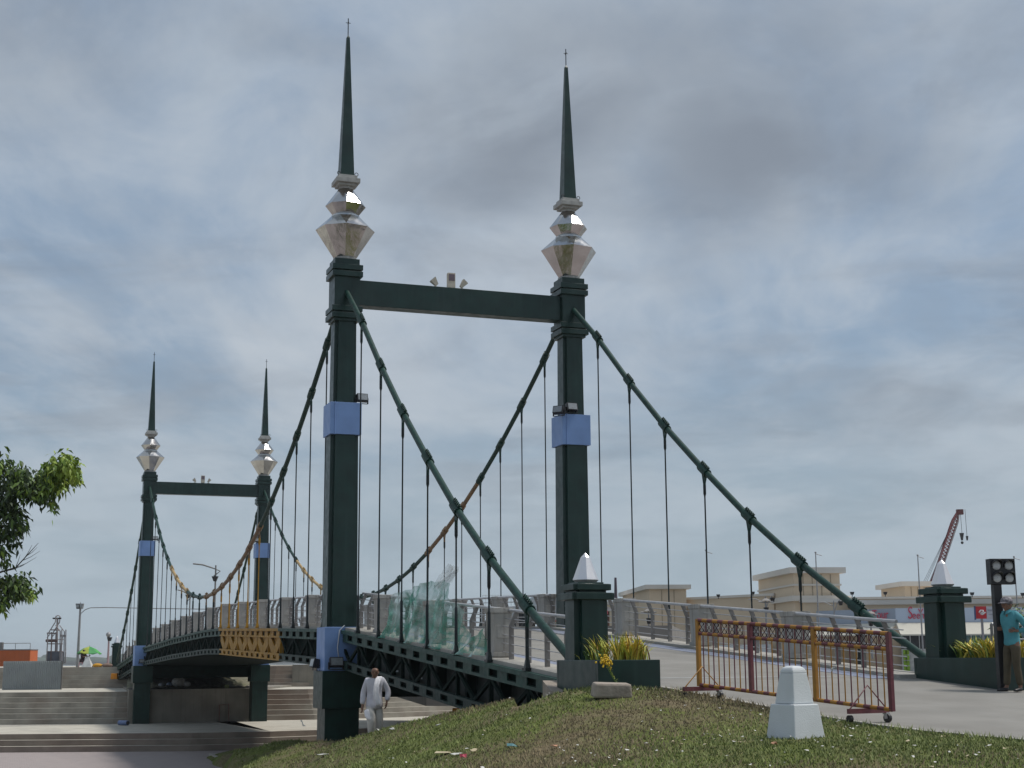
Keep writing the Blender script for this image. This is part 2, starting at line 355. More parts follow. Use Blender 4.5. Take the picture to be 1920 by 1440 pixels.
def grass():
    xs = np.arange(-16, 11.01, .2); ys = np.concatenate([np.arange(1, 34, .2), np.arange(34, 76, .4)])
    X, Y = np.meshgrid(xs, ys); Z = hf(X, Y)
    for i in range(X.shape[0]):
        for j in range(X.shape[1]):
            x, y = X[i, j], Y[i, j]
            if y < 30 and x > 0:
                d = curb_side(x, y)
                if d > -.35 :
                    zr = roadz(x, y)
                    Z[i, j] = min(Z[i, j], zr + .0 if d < 0.02 else zr - .02 - min(.8, d * 1.0))
            s_, t_ = (Vector((x, y, 0)) - ORG).dot(U), (Vector((x, y, 0)) - ORG).dot(V)
            if -19.2 < s_ < -15 and -.6 < t_ < 9: Z[i, j] = min(Z[i, j], -.47 + (s_ + 17.23) * .07 - .1 * (s_ > -18.6))
            if s_ > -16.2 and t_ > -.2: Z[i, j] = min(Z[i, j], -2.2)
    LB = np.interp(Y, [8, 30, 38, 50, 60, 70, 76], [-5., -6.2, -7.1, -9.25, -11.1, -14.3, -17])
    Z = np.where(X < LB, np.minimum(Z, Z - (LB - X) * 1.2 - .1 * (Y > 45)), Z)
    nx = len(xs); v = np.stack([X.ravel(), Y.ravel(), Z.ravel()], 1); f = []
    for i in range(len(ys) - 1):
        for j in range(nx - 1):
            a = i * nx + j; q = (a, a + 1, a + nx + 1, a + nx)
            if all(v[k][2] < -4.46 for k in q): continue
            f.append(q)
    mb = MB(); mb.add(v.tolist(), f, GRM, True)
    o = mb.build('grass_bank'); tag(o, kind='structure')
    # blades
    bl = MB(); cols = [mat('grass_blade_green', (.165, .205, .048), .8, 0, .2, 1.), mat('grass_blade_dry', (.26, .21, .12), .9, 0, .2, 1.), mat('grass_blade_light', (.22, .26, .08), .8, 0, .2, 1.)]
    rnd = np.random.RandomState(3); cnt = 0
    V_, F_, M_ = [], [], []
    N = 190000
    # sample in view: by azimuth and depth
    az = rnd.uniform(-.30, .40, N); D = 12.5 * (58 / 12.5) ** (rnd.uniform(0, 1, N) ** 1.15)
    XX, YY = az * D, D; ZZ = hf(XX, YY)
    for x, y, z, r1, r2, r3 in zip(XX, YY, ZZ, rnd.rand(N), rnd.rand(N), rnd.rand(N)):
        if x > 0:
            d = curb_side(x, y) if y < 27 else -1
            if d > -.03: continue
            s_ = (x - ORG.x) * U.x + (y - ORG.y) * U.y; t_ = (x - ORG.x) * V.x + (y - ORG.y) * V.y
            if t_ > -.45 and s_ > -18.6: continue
        else:
            d = -1
        if z < -4.38 or x < np.interp(y, [8, 30, 38, 50, 60, 70, 76], [-5., -6.2, -7.1, -9.25, -11.1, -14.3, -17]): continue
        h = (.016 + .028 * r1 ** 2) * (1.7 if d > -.35 else 1.) * (.6 + y / 30); w = .006 + .0045 * (y / 15)
        a = r2 * 6.28; cx, sy = math.cos(a) * w, math.sin(a) * w; lx, ly = (r3 - .5) * h * 1.6, (r1 - .5) * h * 1.6
        k = len(V_); V_ += [(x - cx, y - sy, z - .01), (x + cx, y + sy, z - .01), (x + lx, y + ly, z + h)]; F_.append((k, k + 1, k + 2))
        pn = math.sin(x * .9 + 1.3 * math.sin(y * .5)) + math.sin(y * .73 + 1.7 * math.sin(x * .6 + 2)); M_.append(1 if pn + (r3 - .5) * 2.2 > .25 else (2 if r1 > .72 else 0))
    bl.v = V_; bl.f = F_; bl.m = M_; bl.sm = [False] * len(F_); bl.mats = cols
    tag(bl.build('grass'), 'short patchy grass growing over the bank, brown in places', 'grass', kind='stuff')
grass()

def brick_mat(name, c1, c2, mortar, sc, rough=.9):
    m = mat(name, c1, rough, 0, .1, 2, .2, 40); N, L = m.node_tree.nodes, m.node_tree.links; b = N['Principled BSDF']
    old = b.inputs['Base Color'].links[0].from_socket
    bt = N.new('ShaderNodeTexBrick'); tc = N.new('ShaderNodeTexCoord'); L.new(tc.outputs['Object'], bt.inputs['Vector'])
    bt.inputs['Scale'].default_value = sc; bt.inputs['Color1'].default_value = (*c1, 1); bt.inputs['Color2'].default_value = (*c2, 1); bt.inputs['Mortar'].default_value = (*mortar, 1)
    bt.inputs['Mortar Size'].default_value = .03
    mx = N.new('ShaderNodeMix'); mx.data_type = 'RGBA'; mx.inputs[0].default_value = .35; L.new(bt.outputs[0], mx.inputs[6]); L.new(old, mx.inputs[7])
    L.new(mx.outputs[2], b.inputs['Base Color']); return m
PAV = brick_mat('pink_brick_paving', (.34, .287, .275), (.30, .268, .262), (.22, .195, .185), 1.6)
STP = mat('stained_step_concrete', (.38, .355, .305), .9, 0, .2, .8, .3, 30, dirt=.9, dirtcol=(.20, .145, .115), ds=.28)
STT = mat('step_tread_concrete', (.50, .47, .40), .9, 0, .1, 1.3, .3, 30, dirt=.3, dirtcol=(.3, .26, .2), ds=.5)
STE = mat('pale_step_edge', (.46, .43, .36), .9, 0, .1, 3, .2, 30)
mb = MB(); mb.add([(-90, -5, -4.4), (30, -5, -4.4), (30, 80, -4.4), (-90, 80, -4.4)], [(0, 1, 2, 3)], PAV); tag(mb.build('paving'), kind='structure')
mb = MB(); mb.add([(-300, -60, -5.2), (500, -60, -5.2), (500, 95, -5.2), (-300, 95, -5.2)], [(0, 1, 2, 3)], mat('bare_soil', (.16, .13, .09), .95, 0, .2, .5, .3, 5)); tag(mb.build('ground'), kind='structure')
# kerb between the mound foot and the paving, bottom left
mb = MB(); q = [at(398, 1411, 70), at(420, 1420, 66), at(440, 1430, 63), at(462, 1444, 59), at(500, 1470, 53)]
for v in q: v.z = -4.33
for a, b in zip(q[:-1], q[1:]): mb.beam(a, b, .3, .2, KRB)
tag(mb.build('kerb'), kind='structure')

# steps: profile swept along a plan polyline
def off(poly, d):
    out = []
    for i, p in enumerate(poly):
        a = Vector(poly[max(i - 1, 0)]); b = Vector(poly[min(i + 1, len(poly) - 1)]); e = (b - a).normalized(); n = Vector((-e.y, e.x))
        out.append((p[0] + n.x * d, p[1] + n.y * d))
    return out
def steps(name, poly, z0, rise, run, nst, last, STP=STP):
    mb = MB()
    for i in range(nst):
        d0 = run * i; z = z0 + rise * i
        A = off(poly, d0); B = off(poly, d0 + (last if i == nst - 1 else run) + .001)
        n = len(A); A2 = off(poly, d0 + .05)
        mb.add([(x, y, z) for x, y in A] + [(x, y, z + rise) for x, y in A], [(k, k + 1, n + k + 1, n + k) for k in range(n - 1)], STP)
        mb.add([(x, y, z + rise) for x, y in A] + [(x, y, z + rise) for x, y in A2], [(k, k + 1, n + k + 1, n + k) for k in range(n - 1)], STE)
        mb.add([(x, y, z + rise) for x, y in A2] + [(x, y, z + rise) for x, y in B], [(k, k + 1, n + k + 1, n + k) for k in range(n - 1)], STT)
    return tag(mb.build(name), kind='structure')
P0 = [(-80, 74.4), (-30, 74.4), (-16, 74.6), (-12, 75.6), (-8, 78), (-2, 83), (12, 97)]
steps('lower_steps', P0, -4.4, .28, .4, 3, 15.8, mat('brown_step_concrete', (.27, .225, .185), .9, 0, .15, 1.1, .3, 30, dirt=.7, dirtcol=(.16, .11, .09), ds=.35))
P1 = [(-80, 86.3), (-30, 86.3), (-23, 86.6), (-20, 88.0), (-16, 90.0), (-12, 90.8), (-8, 93.), (-3, 97.3), (12, 112)]
steps('middle_steps', P1, -3.56, .295, .38, 6, 12.6)
P2 = [(-80, 100.4), (-30, 100.4), (-16, 100.4), (-10, 102.), (12, 122)]
steps('upper_steps', P2, -1.79, .275, .35, 5, 22.)

# far side: water, plaza, far bank
mb = MB(); WAT = mat('river_water', (.16, .17, .15), .25, 0, .1, .02, .15, .6)
mb.add([(-6000, 123, -7), (6000, 123, -7), (6000, 9000, -7), (-6000, 9000, -7)], [(0, 1, 2, 3)], WAT); tag(mb.build('water'), kind='structure')
PLZ = mat('plaza_concrete', (.33, .32, .30), .9, 0, .1, .3, .2, 5, dirt=.3, ds=.1)
mb = MB(); mb.box(12, 320, 96, 420, -8, -1.6, PLZ); tag(mb.build('plaza'), kind='structure')
mb = MB(); rnd = random.Random(5); FB = mat('far_bank_foliage', (.05, .085, .05), .95, 0, .2, .01)
x = -2600.
while x < 2600:
    w = rnd.uniform(14, 50); h = rnd.uniform(7, 13) * (1.3 if rnd.random() < .15 else 1)
    mb.sphere((x, 2600 + rnd.uniform(-20, 20), -2), 1, FB, 7, 5, (w, 22, h)); x += w * .7
mb.box(-3000, 3000, 2570, 2700, -7.5, -5, FB)
tag(mb.build('tree_line'), 'low bluish green line of trees on the far river bank', 'trees', kind='stuff')

# road in front of and under the bridge entrance, plus deck surface
def dz(s):
    K = [(-40, -2.0036), (-17.23, -.41), (0, .80), (8, .99), (21, 1.25), (25, 1.26), (36, 1.09), (45, .86), (49.76, .74), (67, -.40), (90, -.42)]
    for (a, za), (b, zb) in zip(K[:-1], K[1:]):
        if s <= b: return za + (zb - za) * (s - a) / (b - a)
mb = MB()
poly = [tuple(q) for q in CURB]
far = [br(-16.9, .2, 0), br(-16.9, BW + .3, 0), br(-16.9, 22, 0), br(-34, 30, 0)]
ring = [(p[0], p[1]) for p in reversed(poly)] + [(f.x, f.y) for f in far]
ring = ring[::-1]
mb.add([(x, y, roadz(x, y)) for x, y in ring] + [(x, y, roadz(x, y) - .25) for x, y in ring], [tuple(range(len(ring)))] + [(i, (i + 1) % len(ring), len(ring) + (i + 1) % len(ring), len(ring) + i) for i in range(len(ring))], DECK)
tag(mb.build('road'), kind='structure')
mb = MB()
for a, b in zip(CURB[:-1], CURB[1:]):
    mb.beam(Vector(a) + Vector((0, 0, -.062)), Vector(b) + Vector((0, 0, -.062)), .11, .14, KRB)
tag(mb.build('road_kerb'), kind='structure')

# ================================================================== THE BRIDGE
BR = empty('suspension_bridge', ORG, -TH, 'green suspension bridge with four spired pylons, steel mirror finials and a yellow truss section', 'bridge')
def loc(s, t, z): return Vector((t, s, z))      # bridge-local: x = across (t), y = along (s)
def BO(mb, name, parent=BR, **kw): return mb.build(name, parent, **kw)

def cruci(a, n):      # plus-shaped section, half width a, notch n
    return [(-a + n, -a), (a - n, -a), (a - n, -a + n), (a, -a + n), (a, a - n), (a - n, a - n), (a - n, a), (-a + n, a), (-a + n, a - n), (-a, a - n), (-a, -a + n), (-a + n, -a + n)]
def ext(mb, o0, o1, z0, z1, m):
    n = len(o0); vs = [(x, y, z0) for x, y in o0] + [(x, y, z1) for x, y in o1]
    mb.add(vs, [tuple(reversed(range(n))), tuple(range(n, 2 * n))] + [(i, (i + 1) % n, n + (i + 1) % n, n + i) for i in range(n)], m)
def pylon(zb):
    mb = MB()
    ext(mb, cruci(.41, .11), cruci(.385, .11), .84, 6.01, G)
    ext(mb, cruci(.32, .09), cruci(.305, .09), 6.89, 9.27, G)
    mb.box(-.355, .355, -.355, .355, 9.6, 10.46, G)
    sh = BO(mb, 'pylon')
    mb = MB(); mb.box(-.46, .46, -.46, .46, zb, -1.27, G); mb.box(-.56, .56, -.56, .56, -1.268, -.302, G); BO(mb, 'base_block', sh, bevel=.012)
    mb = MB(); mb.box(-.50, .50, -.50, .50, -.3, .84, BL_); BO(mb, 'painted_band', sh, bevel=.01)
    mb = MB(); mb.box(-.435, .435, -.435, .435, 6.005, 6.885, BL_)
    mb.tube([(-.30, -.44, 6.0), (-.30, -.44, 6.9)], .012, BL_, 6); BO(mb, 'painted_band', sh, bevel=.01)
    for z in (9.24, 10.42):
        mb = MB(); mb.box(-.43, .43, -.43, .43, z + .02, z + .17, G); mb.box(-.36, .36, -.36, .36, z + .17, z + .21, G); mb.box(-.43, .43, -.43, .43, z + .21, z + .36, G)
        if z > 10: mb.box(-.35, .35, -.35, .35, z + .36, z + .54, G); mb.rings((0, 0, z + .54), [(.33, 0), (.33, .07)], 16, DG)
        else: mb.box(-.36, .36, -.36, .36, z - .06, z + .02, G)
        BO(mb, 'cornice', sh, bevel=.008)
    mb = MB()
    mb.rings((0, 0, 0), [(.31, 11.03), (.83, 11.84), (.42, 12.22, .5)], 8, CH, math.pi / 8 + .2)
    mb.rings((0, 0, 0), [(.40, 12.22), (.40, 12.26)], 16, CH)
    mb.rings((0, 0, 0), [(.34, 12.26), (.57, 12.55), (.20, 13.06, .5)], 8, CH, math.pi / 8 + .2)
    BO(mb, 'finial', sh)
    mb = MB(); mb.rings((0, 0, 13.04), [(.20, 0), (.20, .09)], 16, DG); mb.box(-.26, .26, -.26, .26, 13.12, 13.19, DG); mb.box(-.34, .34, -.34, .34, 13.19, 13.32, DG); mb.box(-.27, .27, -.27, .27, 13.32, 13.42, DG)
    for sx, sy in ((-1, -1), (1, -1)): mb.tube([(sx * .25 + .05 * math.cos(a_), sy * .22, 13.46 + .05 * math.sin(a_)) for a_ in np.linspace(0, 6.28, 9)], .012, BK, 5)
    BO(mb, 'collar', sh, bevel=.006)
    mb = MB(); mb.frustum((0, 0, 13.42), .195, .195, .045, .045, 4.2, G); mb.frustum((0, 0, 17.62), .045, .045, .01, .01, .08, G); BO(mb, 'spire', sh)
    mb = MB(); mb.tube([(0, 0, 17.68), (0, 0, 18.22)], .014, BK, 6); mb.tube([(-.07, 0, 18.08), (.07, 0, 18.08)], .01, BK, 5); mb.tube([(0, -.07, 18.08), (0, .07, 18.08)], .01, BK, 5); BO(mb, 'lightning_rod', sh)
    return sh
py0 = pylon(-4.4)
def ctree_at(o, parent, l): c = copy_tree(o, parent); c.location = l; return c
for s_, t_ in ((0, BW), (BS, 0), (BS, BW)): ctree_at(py0, BR, loc(s_, t_, 0))
for s_ in (0, BS):
    mb = MB(); mb.box(.356, BW - .356, s_ - .22, s_ + .22, 9.68, 10.40, G); BO(mb, 'crossbeam', bevel=.01)
    mb = MB(); mb.box(.51, BW - .51, s_ - .25, s_ + .25, -1.0, -.35, GD); BO(mb, 'lower_crossbeam')

# cables
side_k = [(0, 10.22), (-2.07, 8.79), (-4.14, 7.18), (-6.22, 5.68), (-8.29, 4.32), (-10.36, 3.03), (-12.43, 1.90), (-14.5, .90), (-17.0, -.22)]
SP = BS / 24
def mainz(s): return 2.66 + 7.56 * ((s - BS / 2) / (BS / 2)) ** 2
def clamp_mb(p, d, m):
    mb = MB(); d = Vector(d).normalized(); p = Vector(p)
    mb.tube([p - d * .2, p + d * .2], .105, m, 10)
    n = Vector((0, -d.z, d.y)); n = n if n.z > 0 else -n
    mb.beam(p - d * .19 + n * .12, p + d * .19 + n * .12, .03, .07, m, n)
    for k in range(5): mb.tube([p + d * (-.16 + .08 * k) + n * .13 + Vector((-.04, 0, 0)), p + d * (-.16 + .08 * k) + n * .13 + Vector((.04, 0, 0))], .018, m, 6); mb.tube([p + d * (-.16 + .08 * k) + n * .13, p + d * (-.16 + .08 * k) + n * .175], .010, m, 5)
    mb.add([p + Vector((-.015, 0, 0)) - d * .17, p + Vector((-.015, 0, 0)) + d * .17, p + Vector((-.015, .05, -.30)), p + Vector((-.015, -.05, -.30)),
            p + Vector((.015, 0, 0)) - d * .17, p + Vector((.015, 0, 0)) + d * .17, p + Vector((.015, .05, -.30)), p + Vector((.015, -.05, -.30))],
           [(0, 1, 2, 3), (7, 6, 5, 4), (0, 3, 7, 4), (1, 5, 6, 2), (2, 6, 7, 3), (0, 4, 5, 1)], m)
    mb.tube([p + Vector((0, 0, -.24)), p + Vector((0, 0, -.40))], .035, m, 8)
    return mb
nodes = {}
for side, t_ in (('l', 0.), ('r', BW)):
    far_side = [(BS - s, z + (0 if s > -16 else .05)) for s, z in side_k]
    main = [(SP * k, mainz(SP * k)) for k in range(25)]
    full = [(s, z) for s, z in reversed(side_k)] + main[1:] + far_side[1:]
    def cmat(s):
        if side == 'l': return OC if 11.5 < s < 24.9 else (OCF if 31 < s < 38 else GC)
        return OC if 8.8 < s < 15 else (OCF if 32 < s < 39 else GC)
    mb = MB()
    for (s0, z0), (s1, z1) in zip(full[:-1], full[1:]):
        mb.tube([loc(s0, t_, z0), loc(s1, t_, z1)], .073, cmat((s0 + s1) / 2), 12)
    cb = BO(mb, 'main_cable', label='green main cable with orange stretches over the %s edge of the deck' % ('near' if side == 'l' else 'far'))
    for i in range(1, len(full) - 1):
        s, z = full[i]
        if abs(s) < .1 or abs(s - BS) < .1: continue
        d = Vector((0, full[i + 1][0] - full[i - 1][0], full[i + 1][1] - full[i - 1][1]))
        yel = cmat(s) is not GC
        clamp_mb(loc(s, t_, z), d, cmat(s)).build('clamp', cb)
        zf = dz(s) + .02
        h = MB(); hm = YE if yel and side == 'l' and 7 < s < 22 else ROD
        h.tube([loc(s, t_, z - .36), loc(s, t_, z - .56), loc(s, t_, z - .62), loc(s, t_, zf + .95), loc(s, t_, zf + .9), loc(s, t_, zf + .12)], 0, hm, 8, [.036, .036, .019, .019, .032, .036])
        h.box(t_ - .07, t_ + .07, s - .09, s + .09, zf - .02, zf + .03, hm); h.frustum(loc(s, t_, zf + .03), .05, .05, .03, .03, .14, hm)
        BO(h, 'hanger')

# trusses along both edges
def truss(t_, sgn):
    lev = [-16.6] + [SP * k for k in range(-8, 0)] + [SP * k for k in range(1, 24)] + [BS + SP * k for k in range(1, 9)] + [BS + 16.6]
    ss = sorted(set([-16.4, -14.5] + [SP * k for k in range(-7, 0)] + [0] + [SP * k for k in range(1, 24)] + [BS] + [BS + SP * k for k in range(1, 8)] + [BS + 16.4]))
    DP = 1.03
    def isy(s): return 7.7 < s < 21.7 and sgn < 0
    e = sgn            # outward direction in t
    BK4 = {}
    for a, b in zip(ss[:-1], ss[1:]):
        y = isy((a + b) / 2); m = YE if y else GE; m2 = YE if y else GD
        reg = 'near' if b < .1 else ('far' if a > BS - .1 else ('yellow' if y else ('m1' if a < 10 and sgn < 0 else 'm2')))
        A, Lo, D_, W_ = BK4.setdefault(reg, (MB(), MB(), MB(), MB()))
        za, zb = dz(a), dz(b)
        n = 2 if b - a < 2.6 else 2
        # top chord: flanges with a recessed web, stiffener plates leaving square openings
        def bar(P, z0, z1, t0, t1, mm, a=a, b=b, za=za, zb=zb):
            P.add([loc(a, t0, za + z0), loc(b, t0, zb + z0), loc(b, t1, zb + z0), loc(a, t1, za + z0), loc(a, t0, za + z1), loc(b, t0, zb + z1), loc(b, t1, zb + z1), loc(a, t1, za + z1)],
                  [(3, 2, 1, 0), (4, 5, 6, 7), (0, 1, 5, 4), (1, 2, 6, 5), (2, 3, 7, 6), (3, 0, 4, 7)], mm)
        T0 = t_ + e * .02; T1 = t_ - e * .10
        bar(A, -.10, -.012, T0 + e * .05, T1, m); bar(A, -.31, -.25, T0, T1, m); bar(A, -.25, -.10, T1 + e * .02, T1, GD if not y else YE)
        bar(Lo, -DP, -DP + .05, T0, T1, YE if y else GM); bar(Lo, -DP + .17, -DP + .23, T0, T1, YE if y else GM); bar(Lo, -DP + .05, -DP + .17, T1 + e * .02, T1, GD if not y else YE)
        for k in range(n):
            c0 = a + (b - a) * (k + .0) / n; c1 = a + (b - a) * (k + .52) / n
            f0 = (c0 - a) / (b - a); f1 = (c1 - a) / (b - a)
            z0, z1 = za + (zb - za) * f0, za + (zb - za) * f1
            for P, lo_, hi_ in ((A, -.25, -.10), (Lo, -DP + .05, -DP + .17)):
                tt = (T0 - e * .003, T0 - e * .03)
                P.add([loc(c0, tt[0], z0 + lo_), loc(c1, tt[0], z1 + lo_), loc(c1, tt[0], z1 + hi_), loc(c0, tt[0], z0 + hi_), loc(c0, tt[1], z0 + lo_), loc(c1, tt[1], z1 + lo_), loc(c1, tt[1], z1 + hi_), loc(c0, tt[1], z0 + hi_)],
                      [(0, 1, 2, 3), (7, 6, 5, 4), (0, 4, 5, 1), (3, 2, 6, 7), (0, 3, 7, 4), (1, 5, 6, 2)], m if (P is A or y) else GM)
        mid = (a + b) / 2; zm = (za + zb) / 2; dm = YE if y else GD; tt = t_ - e * .05
        D_.beam(loc(a, tt, za - .31), loc(mid, tt, zm - DP + .23), .06, .36 if y else .075, dm); D_.beam(loc(b, tt, zb - .31), loc(mid, tt, zm - DP + .23), .06, .36 if y else .075, dm)
        D_.beam(loc(a + .05, tt, za - .31), loc(a + .05, tt, za - DP + .23), .06, .08, dm)
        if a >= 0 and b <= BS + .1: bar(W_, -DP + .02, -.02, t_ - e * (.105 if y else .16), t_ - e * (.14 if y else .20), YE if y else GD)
        else: bar(W_, -DP + .06, -.02, t_ - e * .42, t_ - e * .46, GDK)  # side spans: dark plate added behind the open lattice for the shade under the deck
    for reg, Ps in BK4.items():
        for P, nm in zip(Ps, ('top_chord', 'bottom_chord', 'truss_lattice', 'backing_plate')):
            if P.v: BO(P, nm, **({'label': 'yellow painted stretch of the truss'} if reg == 'yellow' else {}))
truss(0., -1); truss(BW, 1)
mb = MB()
for s_ in (-4.4, -6.45, -8.5, -10.6, -12.6): mb.box(.40, .412, s_ - .09, s_ + .09, dz(s_) - .80, dz(s_) - .76, WHT)
BO(mb, 'marker_plate', label='small white plates behind the near truss', kind='stuff')
# deck slab, floor beams, surface
mb = MB(); sf = MB(); bl = MB(); kb2 = MB(); bl2 = MB()
ks = [-16.9] + [SP * k for k in range(-8, 0)] + [0] + [SP * k for k in range(1, 24)] + [BS] + [BS + SP * k for k in range(1, 9)] + [BS + 17.2]
def slab(M_, a, b, t0, t1, z0, z1, m):
    za, zb = dz(a), dz(b)
    M_.add([loc(a, t0, za + z0), loc(b, t0, zb + z0), loc(b, t1, zb + z0), loc(a, t1, za + z0), loc(a, t0, za + z1), loc(b, t0, zb + z1), loc(b, t1, zb + z1), loc(a, t1, za + z1)],
           [(3, 2, 1, 0), (4, 5, 6, 7), (0, 1, 5, 4), (1, 2, 6, 5), (2, 3, 7, 6), (3, 0, 4, 7)], m)
kb = MB(); fb = MB()
for a, b in zip(ks[:-1], ks[1:]):
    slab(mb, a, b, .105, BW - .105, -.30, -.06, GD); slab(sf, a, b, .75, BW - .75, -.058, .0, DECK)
    slab(kb, a, b, .04, .76, -.058, .06, KRB); slab(kb2, a, b, BW - .76, BW - .04, -.058, .06, KRB)
    slab(bl, a, b, BW - 1.35, BW - .85, .002, .006, LINE_B); slab(bl2, a, b, .85, 1.35, .002, .006, LINE_B)
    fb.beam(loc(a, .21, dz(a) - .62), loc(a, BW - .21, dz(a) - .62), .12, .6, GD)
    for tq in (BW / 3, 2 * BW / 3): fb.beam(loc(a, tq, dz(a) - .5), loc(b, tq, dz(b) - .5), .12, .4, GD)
BO(mb, 'deck_slab'); BO(sf, 'deck_surface'); BO(kb, 'deck_kerb'); BO(kb2, 'deck_kerb'); BO(bl, 'edge_line'); BO(bl2, 'edge_line'); BO(fb, 'floor_beam', label='steel cross beams under the deck', kind='stuff')
# underside sheet
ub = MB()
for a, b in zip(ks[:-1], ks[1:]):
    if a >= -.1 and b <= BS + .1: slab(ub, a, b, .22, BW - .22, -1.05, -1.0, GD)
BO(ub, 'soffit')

# railings: concrete plinths, steel bays
def plinth_mb():
    mb = MB(); mb.box(-.20, .20, -.25, .25, 0, .09, CON); mb.frustum((0, 0, .09), .17, .215, .19, .235, .74, CON); mb.box(-.21, .21, -.255, .255, .83, .93, CON); mb.box(-.12, .12, -.236, -.222, .35, .6, CON)
    return mb
plm = None
railz = {}
def bay(tb, inn, a, b):
    """steel bay between two plinths; inn = +1/-1 direction of the inward lean"""
    L0 = MB(); za, zb = dz(a) + .06, dz(b) + .06
    L0.tube([loc(a, tb + inn * .13, za + .90), loc(b, tb + inn * .13, zb + .90)], .032, GAL, 8); hr = BO(L0, 'railing_bay')
    L1 = MB()
    for h, o in ((.12, 0), (.28, 0), (.44, 0), (.60, 0), (.75, .05)):
        L1.tube([loc(a - .08, tb + inn * o, za + h), loc(b + .08, tb + inn * o, zb + h)], .011, GAL, 6)
    L1.build('rail', hr)
    n = max(1, round((b - a) / .86))
    for k in range(n):
        s = a + (b - a) * (k + .5) / n; z = dz(s) + .06; p = MB()
        o = [(-.045, 0), (.045, 0), (.045, .62), (.045 + inn * .11, .88), (-.045 + inn * .11, .88), (-.045, .62)]
        vs = [loc(s - .02, tb + x, z + q) for x, q in o] + [loc(s + .02, tb + x, z + q) for x, q in o]
        p.add(vs, [(0, 1, 2, 5), (5, 2, 3, 4), (11, 8, 7, 6), (10, 9, 8, 11)] + [(i, i + 6, (i + 1) % 6 + 6, (i + 1) % 6) for i in range(6)], GALD)
        p.build('rail_post', hr)
pl = [-11.85, -7.5, -3.06] + [5.2 - 4.15 + 4.15 * k for k in range(12)] + [BS + 3.0, BS + 7.4, BS + 11.8]
for tb, inn, st, en in ((.40, 1, -16.8, BS + 16.6), (BW - .40, -1, -16.55, BS + 16.6)):
    for s in pl:
        if inn == -1 and s < 0: s -= 1.1; s = {-12.95: -12.85, -8.6: -8.72, -4.16: -4.45}[round(s, 2)]
        if plm is None: plm = BO(plinth_mb(), 'plinth', bevel=.012); o = plm
        else: o = plm.copy(); C.objects.link(o)
        o.location = loc(s, tb, dz(s) + .06); o.rotation_euler = (0, 0, 0)
        railz.setdefault(inn, []).append(s)
    q = [st] + railz[inn] + [en]
    for i in range(len(q) - 1):
        a = q[i] + (.24 if i else 0); b = q[i + 1] - (.24 if i < len(q) - 2 else 0)
        for p0 in (0., BS):      # interrupt at the pylons
            if a < p0 < b:
                bay(tb, inn, a, p0 - .45); a = p0 + .45
        bay(tb, inn, a, b)
# anchor pedestals
def pedestal():
    mb = MB(); ext(mb, cruci(.30, .10), cruci(.285, .10), -1.2, .99, G); o = BO(mb, 'anchor_pedestal')
    mb = MB(); ext(mb, cruci(.36, .05), cruci(.36, .05), .90, 1.01, G); ext(mb, cruci(.26, .04), cruci(.26, .04), 1.011, 1.05, G); ext(mb, cruci(.325, .05), cruci(.325, .05), 1.051, 1.15, G); mb.box(-.22, .22, -.22, .22, 1.151, 1.18, G); BO(mb, 'cap', o, bevel=.01)
    mb = MB(); mb.rings((0, 0, 0), [(.165, 1.18), (.21, 1.222)], 8, DG, math.pi / 8 + .1); mb.rings((0, 0, 0), [(.21, 1.222), (.075, 1.585), (.004, 1.655)], 8, CHW, math.pi / 8 + .1); BO(mb, 'finial', o)
    return o
pe = pedestal(); pe.location = loc(-BL, 0, 0)
for s_, t_ in ((-BL, BW), (BS + BL, 0), (BS + BL, BW)): ctree_at(pe, BR, loc(s_, t_, 0))
# near abutment
ABM = mat('abutment_concrete', (.36, .34, .30), .9, 0, .15, 2, .4, 12, dirt=.4, dirtcol=(.2, .17, .13), streak=.3)
mb = MB(); mb.box(.0, BW + .3, -17.4, -16.45, -4.4, -.52, ABM); BO(mb, 'abutment')
mb = MB(); mb.box(0, BW + .3, BS + 16.4, BS + 17.4, -3, -.52, ABM); BO(mb, 'abutment')
PADM = mat('orange_bearing_paint', (.75, .27, .01), .6)

# ------------------------------------------------------------------ floodlights
def floodlight(label, pos, aim, group=None, size=1.0, rear=False, white=False):
    """box floodlight on a stirrup; aim = heading (radians, 0 looks towards -Y), pos = foot"""
    B = WHT if white else BK
    e = empty('floodlight', pos, aim, label, 'floodlight', group)
    mb = MB(); T = Matrix.Translation((0, 0, .20)) @ Matrix.Rotation(R(-14), 4, 'X'); s = size
    mb.frustum((0, 0, -.13), .19, .09, .19, .09, .26, B, 0, T)
    for k in range(5): mb.box(-.17, .17, .09, .12, -.11 + k * .05, -.09 + k * .05, B, T)
    mb.build('housing', e)
    mb = MB(); mb.box(-.165, .165, -.101, -.091, -.105, .105, GLZ, T); mb.build('lens', e)
    mb = MB(); mb.beam((-.21, 0, .2), (-.21, 0, .0), .02, .05, B); mb.beam((.21, 0, .2), (.21, 0, .0), .02, .05, B); mb.beam((-.21, 0, .0), (.21, 0, .0), .05, .02, B); mb.build('bracket', e)
    e.scale = (s, s, s)
    return e
A0 = -TH
def bw(s, t, z): return br(s, t, z)
floodlight('black floodlight on top of the upper blue band of the nearest pylon', bw(-.30, .47, 6.89), A0 + .1, size=.8)
floodlight('black floodlight facing front above the blue band of the right near pylon', bw(-.40, -.14 + BW, 6.92), A0 + .1, size=.85)
floodlight('black floodlight turned left above the blue band of the right near pylon', bw(-.40, -.53 + BW, 6.82), A0 - .9, size=.85)
floodlight('black floodlight fixed low on the lower blue band of the nearest pylon', bw(-.66, -.22, -.26), A0, size=.92)
floodlight('dark floodlight seen edge on, left side of the lower blue band of the nearest pylon', bw(.2, -.6, -.28), A0 - 1.5, size=.9)
floodlight('floodlight above the blue band of the far left pylon', bw(BS - .3, .42, 6.89), A0, size=.8)
